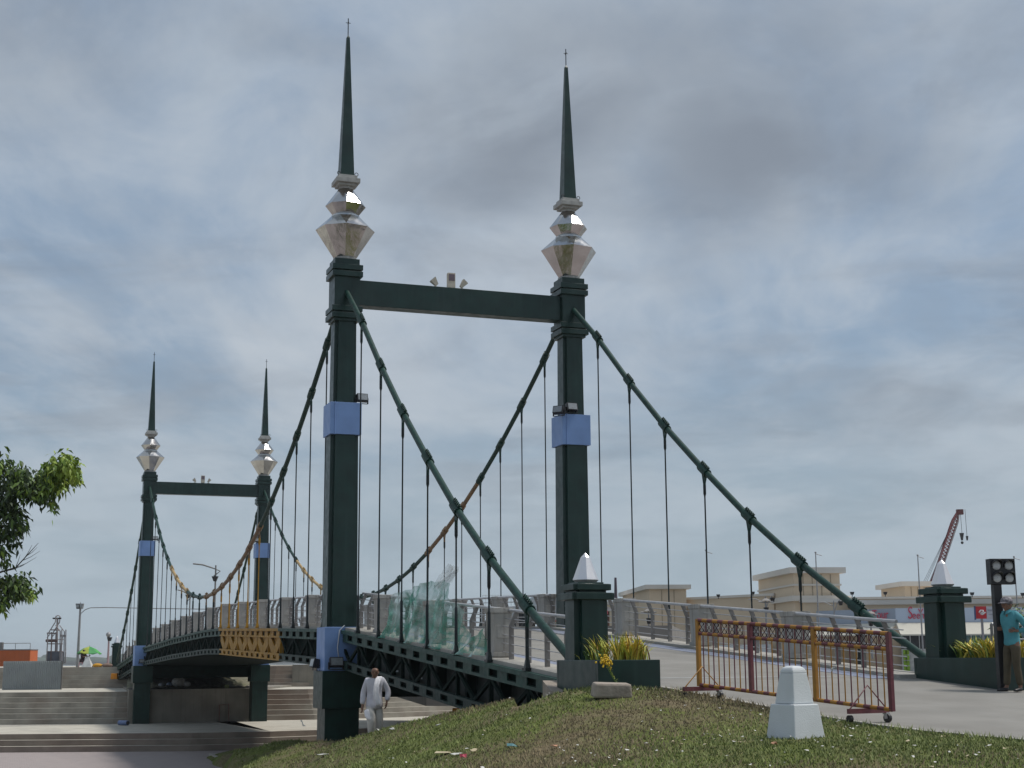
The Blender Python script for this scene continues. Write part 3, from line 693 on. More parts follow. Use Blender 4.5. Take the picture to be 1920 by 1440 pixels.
floodlight('floodlight above the blue band of the far right pylon', bw(BS - .45, BW - .38, 6.89), A0, size=.8)
floodlight('floodlight on the lower blue band of the far left pylon', bw(BS - .66, -.1, -.20), A0, size=.8)
CRM = mat('cream_lamp_housing', (.62, .56, .46), .6, 0, .1, 8)
def beam_lamp(label, pos, aim, tilt, group, big=False):
    e = empty('spotlight', pos, aim, label, 'spotlight', group); e.scale = (.72, .72, .8)
    mb = MB(); mb.box(-.1, .1, -.08, .08, 0, .05, CRM); mb.tube([(0, 0, .04), (0, 0, .16)], .03, CRM, 6); mb.build('foot', e)
    T = Matrix.Translation((0, 0, .17)) @ Matrix.Rotation(tilt, 4, 'Y')
    mb = MB()
    if big: mb.box(-.15, .15, -.1, .1, -.12, .42, CRM, T); mb.build('housing', e); mb = MB(); mb.box(-.12, .12, -.115, -.102, .13, .37, mat('dull_violet_glass', (.16, .12, .14), .3), T); mb.build('lens', e)
    else: mb.frustum((0, 0, -.08), .06, .06, .12, .12, .28, CRM, 0, T); mb.build('housing', e); mb = MB(); mb.box(-.1, .1, -.1, .1, .205, .215, GLZ, T); mb.build('lens', e)
    return e
for s_, nm in ((0, 'near'), (BS, 'far')):
    beam_lamp('cream spotlight tilted left on the %s crossbeam' % nm, bw(s_, 2.66, 10.40), A0, -.7, 'lamps on the %s crossbeam' % nm)
    beam_lamp('tall square cream floodlight in the middle of the %s crossbeam' % nm, bw(s_, 3.12, 10.40), A0, 0, 'lamps on the %s crossbeam' % nm, True)
    beam_lamp('cream spotlight tilted right on the %s crossbeam' % nm, bw(s_, 3.45, 10.40), A0, .7, 'lamps on the %s crossbeam' % nm)
mb = MB(); 
pts = [bw(-.52, .02, .88), bw(-.55, -.12, .75), bw(-.56, -.17, .3), bw(-.56, -.13, .0), bw(-.53, -.05, -.08)]
mb.tube(pts, .014, WHT, 6); tag(mb.build('cable_loop'), 'thin white cable looping over the lower blue band of the nearest pylon', 'cable')

# ------------------------------------------------------------------ planters by the pedestals
SOIL = mat('planter_soil', (.12, .09, .06), .95, 0, .2, 9, .4, 30)
def planter(label, t0, t1, s0, s1, ztop, zlow):
    e = empty('planter', br((s0 + s1) / 2, (t0 + t1) / 2, zlow), -TH, label, 'planter')
    ex, ey, h = (t1 - t0) / 2, (s1 - s0) / 2, ztop - zlow; w = .08
    mb = MB()
    mb.box(-ex, ex, -ey, -ey + w, 0, h, G); mb.box(-ex, ex, ey - w, ey, 0, h, G); mb.box(-ex, -ex + w, -ey + w, ey - w, 0, h, G); mb.box(ex - w, ex, -ey + w, ey - w, 0, h, G); mb.build('box', e, bevel=.008)
    mb = MB(); mb.box(-ex + w, ex - w, -ey + w, ey - w, h - .12, h - .05, SOIL); mb.build('soil', e)
    return e
planter('dark green planter box at the foot of the left near pedestal', -.40, .62, -18.62, -16.93, -.035, -1.0)
planter('dark green planter box at the foot of the right near pedestal', BW - .42, BW + .55, -19.35, -16.85, -.04, -1.0)
def blades(name, label, pos, n, h, w, lean, cols, group, seed):
    rd = random.Random(seed); mb = MB()
    for i in range(n):
        a = rd.uniform(0, 6.28); L0 = h * rd.uniform(.55, 1.); ln = L0 * rd.uniform(*lean); bx, by = rd.gauss(0, .05), rd.gauss(0, .05); m = rd.choice(cols)
        dx, dy = math.cos(a), math.sin(a); ww = w * rd.uniform(.7, 1.2); vs = []; tw = rd.uniform(-.6, .6); px_, py_ = -math.sin(a + tw), math.cos(a + tw)
        for k in range(5):
            f = k / 4; x = bx + dx * ln * f ** 1.8; y = by + dy * ln * f ** 1.8; z = L0 * (f - .28 * f ** 3 * ln / L0 * 1.5); q = ww * (1 - .25 * f if f < .75 else (1 - f) * 2.6 + .02) * (.5 + min(.5, f * 3))
            vs += [(x - px_ * q, y - py_ * q, z), (x + px_ * q, y + py_ * q, z)]
        mb.add(vs, [(2 * k, 2 * k + 1, 2 * k + 3, 2 * k + 2) for k in range(4)], m)
    o = mb.build(name, None, pos); o.rotation_euler = (0, 0, rd.uniform(0, 6)); tag(o, label, 'plant', group); return o
LY = [mat('leaf_yellow', (.70, .54, .07), .6, 0, .15, 4), mat('leaf_yellow_green', (.42, .46, .06), .6, 0, .15, 4), mat('leaf_green', (.10, .19, .04), .6, 0, .2, 4), mat('leaf_golden', (.46, .28, .06), .6, 0, .15, 4)]
rd = random.Random(2)
for i in range(9):
    t_ = -.18 + .70 * (i / 8) + rd.uniform(-.03, .03); s_ = -18.40 + rd.uniform(0, .55) + (.2 if i < 3 else 0)
    blades('ornamental_grass', 'yellow green grassy plant in the left planter, flopping long leaves', br(s_, t_, -.12), 46 if i > 1 else 14, .60 if i > 1 else .45, .013, (.2, .75), [LY[0], LY[1], LY[1], LY[3]] if i > 1 else [LY[2], LY[1]], 'grassy plants in the left planter', 20 + i)
for i in range(11):
    s_ = -19.15 + 1.85 * (i / 10); t_ = BW - .25 + rd.uniform(0, .55)
    blades('ornamental_shrub', 'yellow strap leaved plant in the right planter', br(s_, t_, -.12), 56 if s_ < -17.7 else 30, .54 if s_ < -17.6 else .42, .019, (.3, .9), [LY[0], LY[1], LY[2], LY[0]] if s_ < -17.8 else [LY[1], LY[2], LY[2]], 'strap leaved plants in the right planter', 50 + i)

# concrete blocks and flower stalk near the left planter
mb = MB(); CBK = mat('rough_concrete_block', (.36, .31, .26), .95, 0, .15, 5, .6, 18, dirt=.4, dirtcol=(.2, .17, .13))
v = at(1146, 1304, 20.6)
mb.frustum((0, 0, 0), .27, .16, .25, .14, .2, CBK); o = mb.build('concrete_block', None, (v.x, v.y, v.z - .03), .03); o.rotation_euler = (R(3), R(2), .12); tag(o, 'loose rough concrete block lying on the grass before the left planter', 'concrete block')
mb = MB(); zt = -.28
q = [br(-16.35, -.42, 0), br(-16.35, .2, 0), br(-17.3, .2, 0), br(-18.55, -.42, 0), br(-17.3, -.65, 0)]
for v in q: pass
vs = [(q[0].x, q[0].y, -.36), (q[1].x, q[1].y, -.36), (q[2].x, q[2].y, -.40), (q[3].x, q[3].y, -.72), (q[4].x, q[4].y, -.50)]
vs += [(x, y, -1.4) for x, y, z in vs]
mb.add(vs, [(4, 3, 2, 1, 0), (5, 6, 7, 8, 9), (0, 1, 6, 5), (1, 2, 7, 6), (2, 3, 8, 7), (3, 4, 9, 8), (4, 0, 5, 9)], CBK); tag(mb.build('concrete_footing'), 'sloping concrete footing between the truss end and the left planter', 'footing')
def flower():
    v = at(1160, 1284, 20.9); e = empty('flower_stalk', v, 0, 'yellow flower head on a tall leafy stalk leaning left beside the planter', 'flower')
    tp = at(1134, 1232, 20.8) - v; mb = MB(); pts = [Vector((0, 0, -.03)) + tp * f + Vector((-.03 * math.sin(f * 3.1), 0, .02 * math.sin(f * 3.1))) for f in np.linspace(0, 1, 8)]; mb.tube(pts, .008, LY[2], 6); mb.build('stem', e)
    mb = MB(); rd = random.Random(4)
    for i in range(90):
        f = rd.uniform(.08, .95); p = pts[0].lerp(pts[-1], f); a = rd.uniform(0, 6.28); l = .05 * rd.uniform(.6, 1.2)
        dr = Vector((math.cos(a), math.sin(a), rd.uniform(.1, 1))).normalized(); sd_ = dr.cross(Vector((0, 0, 1))).normalized() * .006
        mb.add([p - sd_, p + sd_, p + dr * l], [(0, 1, 2)], rd.choice([LY[2], LY[1]]))
    mb.build('leaf', e, kind='stuff')
    mb = MB(); YF = mat('yellow_petals', (.75, .5, .02), .7, 0, .2, 30)
    for i in range(46): mb.sphere(pts[-1] + Vector((rd.gauss(-.01, .05), rd.gauss(0, .04), rd.gauss(.0, .035) - .02)), .016, YF, 6, 4)
    for i in range(3): mb.sphere(pts[4] + Vector((rd.gauss(-.02, .03), 0, rd.gauss(0, .04))), .012, YF, 6, 4)
    mb.build('flower_head', e)
flower()

# ------------------------------------------------------------------ crowd barrier on the road
MR = mat('maroon_paint', (.15, .032, .045), .5, 0, .15, 9, dirt=.3, dirtcol=(.25, .12, .1)); OY = mat('orange_yellow_paint', (.42, .195, .02), .5, 0, .12, 9, dirt=.2, dirtcol=(.3, .15, .05))
MRD = mat('matte_dark_maroon', (.05, .018, .025), .9, 0, .1, 9, spec=.1)
def barrier():
    wr, wl = rp(1663, 1354), rp(1350, 1310)
    ex = (wr - wl); ex.z = 0; ex.normalize(); pv = Vector((-ex.y, ex.x, 0))   # pv: perpendicular, towards right/away
    cr, cl = wr - pv * .31, wl - pv * .31
    A = cl - ex * .07; B = cr + ex * .40; LEN = (B - A).length
    slope = (roadz(B.x, B.y) - roadz(A.x, A.y)) / LEN; ang = math.atan2(ex.y, ex.x)
    e = empty('crowd_barrier', (A.x, A.y, roadz(A.x, A.y)), ang, 'long orange and maroon striped steel crowd barrier on small wheels across the road', 'barrier')
    def P(u, h, w=0.): return Vector((u, w, slope * u + h))
    def striped(h, r, name, seg=.115, u0=0., u1=None):
        mb = MB(); u1 = u1 or LEN; n = int((u1 - u0) / seg)
        for k in range(n):
            a, b = u0 + (u1 - u0) * k / n, u0 + (u1 - u0) * (k + 1) / n; mb.tube([P(a, h), P(b, h)], r, MR if k % 2 == 0 else OY, 10, caps=False)
        mb.build(name, e)
    striped(1.115, .026, 'top_rail'); striped(.925, .024, 'middle_rail'); striped(.20, .026, 'bottom_rail')
    for u, m in ((0, OY), (LEN * .305, MR), (LEN * .645, OY), (LEN, MR)):
        mb = MB(); mb.beam(P(u, .18), P(u, 1.13), .06, .05, m, (0, 1, 0)); mb.build('post', e)
    nb = 33
    for k in range(1, nb):
        u = LEN * k / nb
        if min(abs(u - LEN * f) for f in (0, .305, .645, 1)) < .03: continue
        mb = MB(); mb.tube([P(u, .2), P(u, .92)], .0085, MR if k % 2 else OY, 6); mb.build('bar', e)
    nq = 22; RG = [MB(), MB(), MB()]
    for k in range(nq):
        mb = RG[0 if (k + .5) / nq < .305 else (1 if (k + .5) / nq < .645 else 2)]
        u = LEN * (k + .5) / nq; h = 1.02; rr = .072
        if min(abs(u - LEN * f) for f in (.305, .645)) < .05: continue
        m = MRD
        for sx in (-1, 1): mb.tube([P(u - sx * .075, .94), P(u + sx * .075, 1.10)], .004, m, 4)
        mb.tube([P(u + rr * .85 * math.cos(a_), h + rr * math.sin(a_)) for a_ in np.linspace(0, 2 * math.pi, 13)], .005, m, 5)
        for q in (-.075, .085): mb.tube([P(u + q, .93), P(u + q, 1.11)], .005, MR, 5)
        for sx in (-1, 1):
            mb.tube([P(u + sx * .07, .94), P(u + sx * .045, .985)], .005, m, 5); mb.tube([P(u + sx * .07, 1.1), P(u + sx * .045, 1.055)], .005, m, 5)
    for mb in RG: mb.build('ring_ornament', e)
    for cu, off_ in ((.07, 0), (LEN - .40, 0)):
        mb = MB(); mb.beam(P(cu, .15, -.34), P(cu, .15, .33), .05, .06, MR); ft = mb.build('foot_bar', e)
        m = OY if cu < 1 else MR
        mb = MB(); mb.tube([P(cu, .17, -.32), P(cu, .46, 0), P(cu, .17, .31)], .009, m, 6); mb.build('brace', ft)
        for w in (.30, ):
            mb = MB(); mb.tube([P(cu + .02, .058, w - .022), P(cu + .02, .058, w + .022)], .055, BK, 14); mb.build('wheel', ft)
            mb = MB(); mb.box(cu - .035, cu + .035, w - .03, w + .03, slope * cu + .10, slope * cu + .125, GAL); mb.beam(P(cu + .01, .12, w - .028), P(cu + .02, .05, w - .028), .004, .05, GAL, (1, 0, 0)); mb.beam(P(cu + .01, .12, w + .028), P(cu + .02, .05, w + .028), .004, .05, GAL, (1, 0, 0)); mb.build('caster_fork', ft)
        mb = MB(); mb.tube([P(cu - .02, .058, -.322), P(cu - .02, .058, -.278)], .045, BK, 12); mb.build('wheel', ft)
    mb = MB(); mb.tube([P(LEN * .73, .62), P(LEN * .73 + .03, .64), P(LEN * .73 - .01, .59)], .012, WHT, 6); mb.build('tied_string', e)
barrier()

# white bollard
v = at(1500, 1383, 16.4)
e = empty('bollard', (v.x, v.y + .25, v.z - .02), R(33), 'white painted concrete marker post with a wider flared foot on the grass', 'bollard')
mb = MB(); mb.frustum((0, 0, -.15), .245, .245, .185, .185, .52, WHT); mb.build('flared_foot', e, bevel=.012)
mb = MB(); a0, a1 = .152, .106
mb.frustum((0, 0, .372), a0, a0, a1, a1, .335, WHT); zt = .707
vs = []; 
for k, (f, dz_) in enumerate(((1., 0), (.95, .025), (.84, .048), (.66, .064), (.40, .073), (.0, .076))):
    for sx, sy in ((-1, -1), (1, -1), (1, 1), (-1, 1)): vs.append((sx * a1 * f, sy * a1 * f, zt + .001 + dz_))
mb.add(vs, [(i * 4 + j, i * 4 + (j + 1) % 4, (i + 1) * 4 + (j + 1) % 4, (i + 1) * 4 + j) for i in range(5) for j in range(4)], WHT)
mb.build('shaft', e, bevel=.012)

# ------------------------------------------------------------------ traffic lamp post with four round lenses
def signal():
    p = at(1880, 1285, 24.0); e = empty('signal_post', (p.x, p.y, roadz(p.x, p.y)), A0 - .25, 'black signal post with four round lenses in a square housing', 'traffic light')
    g = roadz(p.x, p.y); zt = at(1877, 1096, 24.).z - g; zh = at(1877, 1048, 24.).z - g
    mb = MB(); mb.box(-.065, .065, -.065, .065, -.1, zt, BK); mb.build('pole', e, bevel=.006)
    mb = MB(); mb.box(-.115, .30, -.09, .09, zt + .001, zh, BK); ho = mb.build('housing', e, bevel=.006)
    LN = mat('grey_lens', (.52, .54, .55), .3, 0, .05, 10, spec=.7)
    h = (zh - zt)
    for i, x in enumerate((-.012, .192)):
        for j, z in enumerate((zt + h * .26, zt + h * .74)):
            mb = MB(); pr = [(.004, -.112), (.05, -.108), (.072, -.098), (.075, -.091)]
            n = 16; vs = []
            for r, y in pr:
                for k in range(n): vs.append((x + r * math.cos(k * 2 * math.pi / n), y, z + r * math.sin(k * 2 * math.pi / n)))
            mb.add(vs, [(a * n + k, a * n + (k + 1) % n, (a + 1) * n + (k + 1) % n, (a + 1) * n + k) for a in range(3) for k in range(n)], LN, True); ln = mb.build('lens', e)
            mb = MB(); vs = []; n = 14
            for k in range(n + 1):
                a = math.pi * (-.12 + 1.24 * k / n)
                for r in (.080, .088):
                    vs.append((x + r * math.cos(a), -.091, z + r * math.sin(a)))
                    vs.append((x + r * math.cos(a), -.091 - .13 * max(.25, math.sin(max(0, min(math.pi, a)))), z + r * math.sin(a)))
            fs = []
            for k in range(n):
                b0, b1 = 4 * k, 4 * k + 4
                fs += [(b0, b0 + 1, b1 + 1, b1), (b0 + 2, b1 + 2, b1 + 3, b0 + 3), (b0 + 1, b0 + 3, b1 + 3, b1 + 1)]
            mb.add(vs, fs, BK, True); mb.build('visor', ln)
signal()

# ------------------------------------------------------------------ people
def skin_obj(name, verts, edges, radii, m, parent, sub=2, root=0):
    me = bpy.data.meshes.new(name); me.from_pydata(verts, edges, []); o = bpy.data.objects.new(name, me); C.objects.link(o)
    sk = o.modifiers.new('skin', 'SKIN'); sk.use_smooth_shade = True
    ly = me.skin_vertices[0].data if me.skin_vertices else None
    if ly is None:
        bpy.context.view_layer.objects.active = o
        ly = me.skin_vertices[0].data
    for i, r in enumerate(radii):
        ly[i].radius = r if isinstance(r, tuple) else (r, r); ly[i].use_root = (i == root)
    if sub: s = o.modifiers.new('sub', 'SUBSURF'); s.levels = s.render_levels = sub
    dg = bpy.context.evaluated_depsgraph_get(); nm = bpy.data.meshes.new_from_object(o.evaluated_get(dg)); 
    o2 = bpy.data.objects.new(name, nm); C.objects.link(o2); bpy.data.objects.remove(o); nm.name = name
    nm.materials.clear(); nm.materials.append(m)
    for p in nm.polygons: p.use_smooth = True; p.material_index = 0
    o2.parent = parent; return o2
class Sk:
    def __init__(s): s.v = []; s.e = []; s.r = []
    def n(s, p, r, par=None):
        s.v.append(tuple(p)); s.r.append(r)
        if par is not None: s.e.append((par, len(s.v) - 1))
        return len(s.v) - 1
    def chain(s, pts, par):
        for p, r in pts: par = s.n(p, r, par)
        return par
def hand(sk, wrist, wi, d, side, curl=.5, sc=1.):
    """palm + five fingers; d = direction of the hand, side = direction towards the thumb"""
    d = Vector(d).normalized(); side = (Vector(side) - d * Vector(side).dot(d)).normalized(); nrm = d.cross(side)
    w = Vector(wrist); pm = sk.n(w + d * .045 * sc, (.030 * sc, .022 * sc), wi); pe_ = sk.n(w + d * .085 * sc, (.032 * sc, .018 * sc), pm)
    for k, (o, L0) in enumerate(((.027, .072), (.009, .082), (-.009, .076), (-.026, .060))):
        b = w + d * .092 * sc + side * o * sc; q = nrm * (curl * .02)
        sk.chain([(b, .0095 * sc), (b + d * L0 * .5 * sc + q * .5, .0088 * sc), (b + d * L0 * (1 - curl * .35) * sc + q * 2.2, .0075 * sc)], pe_)
    b = w + d * .035 * sc + side * .030 * sc
    sk.chain([(b, .012 * sc), (b + (d * .7 + side * .6).normalized() * .04 * sc, .0105 * sc), (b + (d * .9 + side * .35).normalized() * .07 * sc + nrm * .012, .009 * sc)], pm)
def body(parent, J, skin, H=1.65, headdir=(0, -1, 0)):
    """J: joint positions (local, z up, facing -Y)."""
    sk = Sk(); k = H / 1.7
    pel = sk.n(J['pelvis'], (.12 * k, .085 * k)); sp = sk.n(J['spine'], (.115 * k, .08 * k), pel); ch = sk.n(J['chest'], (.15 * k, .10 * k), sp); ne = sk.n(J['neck'], (.058 * k, .058 * k), ch)
    hb = Vector(J['head']); hd = Vector(headdir).normalized(); up = Vector((0, 0, 1)); rt = hd.cross(up).normalized()
    n2 = sk.n(Vector(J['neck']).lerp(hb, .5) , (.055 * k, .06 * k), ne); jaw = sk.n(hb + up * .0 + hd * .015, (.074 * k, .084 * k), n2); br_ = sk.n(hb + up * .09 * k, (.088 * k, .104 * k), jaw); sk.n(hb + up * .15 * k - hd * .01, (.068 * k, .08 * k), br_)
    sk.chain([(hb + hd * .085 * k + up * .045 * k, .014 * k), (hb + hd * .108 * k + up * .03 * k, .011 * k)], jaw)
    for q in (-1, 1): sk.chain([(hb + rt * q * .080 * k + up * .05 * k, .012 * k), (hb + rt * q * .088 * k + up * .07 * k, (.010 * k, .018 * k))], jaw)
    for q in 'LR':
        sh = sk.n(J['sh' + q], .062 * k, ch); el = sk.n(Vector(J['sh' + q]).lerp(Vector(J['el' + q]), .5), .047 * k, sh); el = sk.n(J['el' + q], .040 * k, el)
        w = sk.n(Vector(J['el' + q]).lerp(Vector(J['wr' + q]), .4), .037 * k, el); w = sk.n(J['wr' + q], .025 * k, w); hand(sk, J['wr' + q], w, J['hd' + q], J['th' + q], J.get('curl', .5), k)
        hp = sk.n(J['hp' + q], .082 * k, pel); kn = sk.n(Vector(J['hp' + q]).lerp(Vector(J['kn' + q]), .5), .075 * k, hp); kn = sk.n(J['kn' + q], .055 * k, kn)
        an = sk.n(Vector(J['kn' + q]).lerp(Vector(J['an' + q]), .35), .052 * k, kn); an = sk.n(J['an' + q], .036 * k, an); f = Vector(J['ft' + q]).normalized(); a = Vector(J['an' + q])
        sk.chain([(a + f * .06 * k - up * .045 * k, (.036 * k, .03 * k)), (a + f * .15 * k - up * .06 * k, (.036 * k, .022 * k))], an)
    return skin_obj('body', sk.v, sk.e, sk.r, skin, parent), hb, hd, rt, k
def eyes(parent, hb, hd, rt, k):
    for q in (-1, 1):
        mb = MB(); c = hb + hd * .082 * k + Vector((0, 0, .058 * k)) + rt * q * .031 * k
        mb.sphere(c, .010 * k, BK, 8, 6); mb.build('eye', parent)
SKN = mat('brown_skin', (.21, .11, .07), .55, 0, .12, 9)
# man in a turquoise shirt, leaning on the signal post, facing left
def man_blue():
    p = rp(1902, 1297); e = empty('person', (p.x, p.y, roadz(p.x, p.y)), R(-68), 'man in a turquoise long sleeved shirt and dark cap holding the black signal post', 'person')
    k = 1.0; e.scale = (.90, .90, .865)
    J = dict(pelvis=(0, .02, .93), spine=(0, .035, 1.10), chest=(0, .03, 1.30), neck=(0, .0, 1.45), head=(0, -.04, 1.515),
             shL=(.17, .02, 1.39), elL=(.25, .20, 1.12), wrL=(.17, .0, 1.09), hdL=(-.2, -1, .05), thL=(0, 0, 1),
             shR=(-.17, .02, 1.39), elR=(-.26, .19, 1.12), wrR=(-.18, .02, 1.13), hdR=(.25, -1, .05), thR=(0, 0, 1),
             hpL=(.09, .02, .88), knL=(.10, .0, .48), anL=(.10, .06, .085), ftL=(.25, -1, 0),
             hpR=(-.09, .02, .88), knR=(-.10, -.03, .48), anR=(-.11, -.06, .085), ftR=(-.2, -1, 0), curl=1.1)
    bd, hb, hd, rt, kk = body(e, J, SKN, 1.66, (0.05, -1, -.12)); eyes(bd, hb, hd, rt, kk)
    SH = mat('turquoise_shirt', (.075, .31, .36), .8, 0, .14, 5, .3, 14); s = Sk()
    w0 = s.n((0, .02, .80), (.172, .14)); w = s.n((0, .02, .90), (.165, .135), w0); a = s.n((0, .03, 1.06), (.148, .11), w); ch = s.n((0, .03, 1.30), (.165, .118), a); s.n((0, .01, 1.435), (.085, .075), ch)
    for q in 'LR':
        x = s.n(J['sh' + q], .078, ch); m1 = Vector(J['sh' + q]).lerp(Vector(J['el' + q]), .5); x = s.n(m1, .064, x); x = s.n(J['el' + q], .056, x)
        s.chain([(Vector(J['el' + q]).lerp(Vector(J['wr' + q]), .5), .050), (Vector(J['el' + q]).lerp(Vector(J['wr' + q]), .93), .038)], x)
    skin_obj('shirt', s.v, s.e, s.r, SH, e)
    mb = MB()    # collar
    for q in (-1, 1): mb.add([(q * .02, -.085, 1.45), (q * .075, -.02, 1.485), (q * .10, -.05, 1.43), (q * .045, -.125, 1.385)], [(0, 1, 2, 3)], SH)
    cl = mb.build('collar', e); so = cl.modifiers.new('s', 'SOLIDIFY'); so.thickness = .01
    TR = mat('khaki_brown_trousers', (.085, .068, .04), .85, 0, .15, 5, .3, 14); s = Sk(); w = s.n((0, .025, .93), (.15, .115)); w2 = s.n((0, .03, .86), (.15, .125), w)
    for q in 'LR':
        hp, kn, an = Vector(J['hp' + q]), Vector(J['kn' + q]), Vector(J['an' + q])
        s.chain([(hp.lerp(kn, .12), .105), (hp.lerp(kn, .6), .086), (kn, .073), (kn.lerp(an, .5), .066), (an + Vector((0, 0, .02)), .062)], w2)
    skin_obj('trousers', s.v, s.e, s.r, TR, e)
    for q in 'LR':
        s = Sk(); a = Vector(J['an' + q]); f = Vector(J['ft' + q]).normalized(); w = s.n(a - f * .03 - Vector((0, 0, .035)), (.045, .045)); s.chain([(a + f * .07 - Vector((0, 0, .045)), (.045, .038)), (a + f * .20 - Vector((0, 0, .06)), (.036, .022))], w)
        skin_obj('shoe', s.v, s.e, s.r, BK, e, 2)
    CAPM = mat('dark_cap_cloth', (.045, .04, .05), .7, 0, .5, 25, col2=(.3, .28, .3)); mb = MB(); c = hb + Vector((0, .005, .105)); mb.sphere(c + Vector((0, 0, .015)), .108, CAPM, 16, 10, (.95, 1.08, .78))
    vs = []; n = 9
    for r_, dzz in ((.09, .0), (.19, -.018)):
        for kq in range(n): a_ = math.pi * (1 + kq / (n - 1)); vs.append(c + Vector((.092 * math.cos(a_), r_ * math.sin(a_), dzz)))
    vs += [v - Vector((0, 0, .012)) for v in vs]
    mb.add(vs, [(kq, kq + 1, n + kq + 1, n + kq) for kq in range(n - 1)] + [(2 * n + n + kq, 2 * n + n + kq + 1, 2 * n + kq + 1, 2 * n + kq) for kq in range(n - 1)] + [(n + kq, n + kq + 1, 3 * n + kq + 1, 3 * n + kq) for kq in range(n - 1)], CAPM, True)
    mb.build('cap', e)
    s = Sk(); c = hb + Vector((0, .045, .06)); w = s.n(c, (.074, .055)); s.chain([(c + Vector((0, .01, -.05)), (.055, .035))], w); skin_obj('hair', s.v, s.e, s.r, BK, e, 2)
    # white bag at the hip
    mb = MB(); mb.sphere((0, 0, 0), .1, mat('pale_bag', (.5, .52, .62), .6), 10, 8, (.5, .9, 1.1)); q = br(0, 0, 0)
    o = mb.build('bag', None, (p.x + .27, p.y + .14, roadz(p.x, p.y) + .93)); tag(o, 'small pale bag hanging behind the man in turquoise', 'bag')
man_blue()
# old man in white
def man_white():
    v = at(701, 1396, 32.2); e = empty('person', (v.x, v.y, v.z), R(5), 'bald elderly man in loose white shirt and trousers with a white scarf over one shoulder', 'person')
    WC = mat('white_cotton', (.62, .61, .66), .9, 0, .10, 7, .5, 12); WC2 = mat('cream_cotton', (.62, .60, .56), .9, 0, .10, 7, .5, 12); WC3 = mat('bright_white_scarf', (.78, .77, .80), .9, 0, .05, 7, .4, 14)
    J = dict(pelvis=(0, .02, .90), spine=(.0, .03, 1.06), chest=(.0, .03, 1.26), neck=(.0, -.01, 1.40), head=(.01, -.045, 1.455),
             shL=(.175, .02, 1.34), elL=(.30, .05, 1.10), wrL=(.265, -.03, .88), hdL=(-.15, -.1, -1), thL=(-.3, -1, 0),
             shR=(-.165, .02, 1.33), elR=(-.235, .04, 1.06), wrR=(-.255, -.04, .80), hdR=(0, -.12, -1), thR=(.4, -1, 0),
             hpL=(.09, .02, .85), knL=(.10, .03, .46), anL=(.115, .10, .085), ftL=(.2, -1, 0),
             hpR=(-.09, .0, .85), knR=(-.06, -.16, .50), anR=(-.05, -.05, .10), ftR=(-.1, -1, 0), curl=.7)
    bd, hb, hd, rt, kk = body(e, J, SKN, 1.60, (-.1, -1, -.05)); eyes(bd, hb, hd, rt, kk)
    s = Sk(); w0 = s.n((0.0, -.02, .70), (.20, .165)); w = s.n((0.0, .0, .84), (.20, .16), w0); a = s.n((0, .025, 1.04), (.17, .12), w); ch = s.n((0, .03, 1.25), (.16, .115), a); s.n((0, .0, 1.375), (.09, .075), ch)
    for q in 'LR':
        x = s.n(J['sh' + q], .076, ch); x = s.n(Vector(J['sh' + q]).lerp(Vector(J['el' + q]), .5), .070, x); x = s.n(J['el' + q], .068, x)
        s.chain([(Vector(J['el' + q]).lerp(Vector(J['wr' + q]), .5), .064), (Vector(J['el' + q]).lerp(Vector(J['wr' + q]), .92), .058)], x)
    skin_obj('shirt', s.v, s.e, s.r, WC, e)
    s = Sk(); w = s.n((0, .025, .92), (.15, .115)); w2 = s.n((0, .02, .82), (.165, .13), w)
    for q, z_ in (('L', 0), ('R', 0)):
        hp, kn, an = Vector(J['hp' + q]), Vector(J['kn' + q]), Vector(J['an' + q])
        s.chain([(hp.lerp(kn, .12), .115), (hp.lerp(kn, .6), .108), (kn, .10), (kn.lerp(an, .5), .085), (an + Vector((0, 0, .04)), .078)], w2)
    skin_obj('trousers', s.v, s.e, s.r, WC2, e)
    # scarf: strip over the left shoulder, down the front to the waist
    def strip(pts, wv, m, name):
        mb = MB(); vs = []
        for (p, w_) in pts:
            p = Vector(p)
            for k in range(5):
                f = k / 4 - .5; vs.append(p + Vector(wv) * w_ * f * 2 + Vector((0, -.014 * math.cos(k * 3.14), 0)))
        mb.add(vs, [(i * 5 + k, i * 5 + k + 1, (i + 1) * 5 + k + 1, (i + 1) * 5 + k) for i in range(len(pts) - 1) for k in range(4)], m, True)
        o = mb.build(name, e); so = o.modifiers.new('s', 'SOLIDIFY'); so.thickness = .012; return o
    strip([((.15, .17, 1.10), .065), ((.13, .165, 1.25), .065), ((.115, .10, 1.37), .06), ((.10, .0, 1.41), .06), ((.075, -.085, 1.36), .065), ((.045, -.135, 1.24), .06), ((.03, -.165, 1.10), .065), ((.06, -.18, .96), .07), ((.09, -.19, .86), .055), ((.05, -.19, .80), .015)], (1, .25, .0), WC3, 'scarf')
    s = Sk(); w = s.n((-.13, -.10, .74), (.10, .05)); s.chain([((-.10, -.18, .60), (.12, .04)), ((-.07, -.22, .50), (.07, .03))], w); skin_obj('tunic_flap', s.v, s.e, s.r, WC3, e, 2)
    s = Sk(); c = hb + Vector((0, .045, .045)); w = s.n(c, (.082, .05)); s.chain([(c + Vector((0, .01, -.03)), (.06, .035))], w); skin_obj('hair', s.v, s.e, s.r, mat('grey_hair', (.42, .38, .35), .8), e, 2)
man_white()

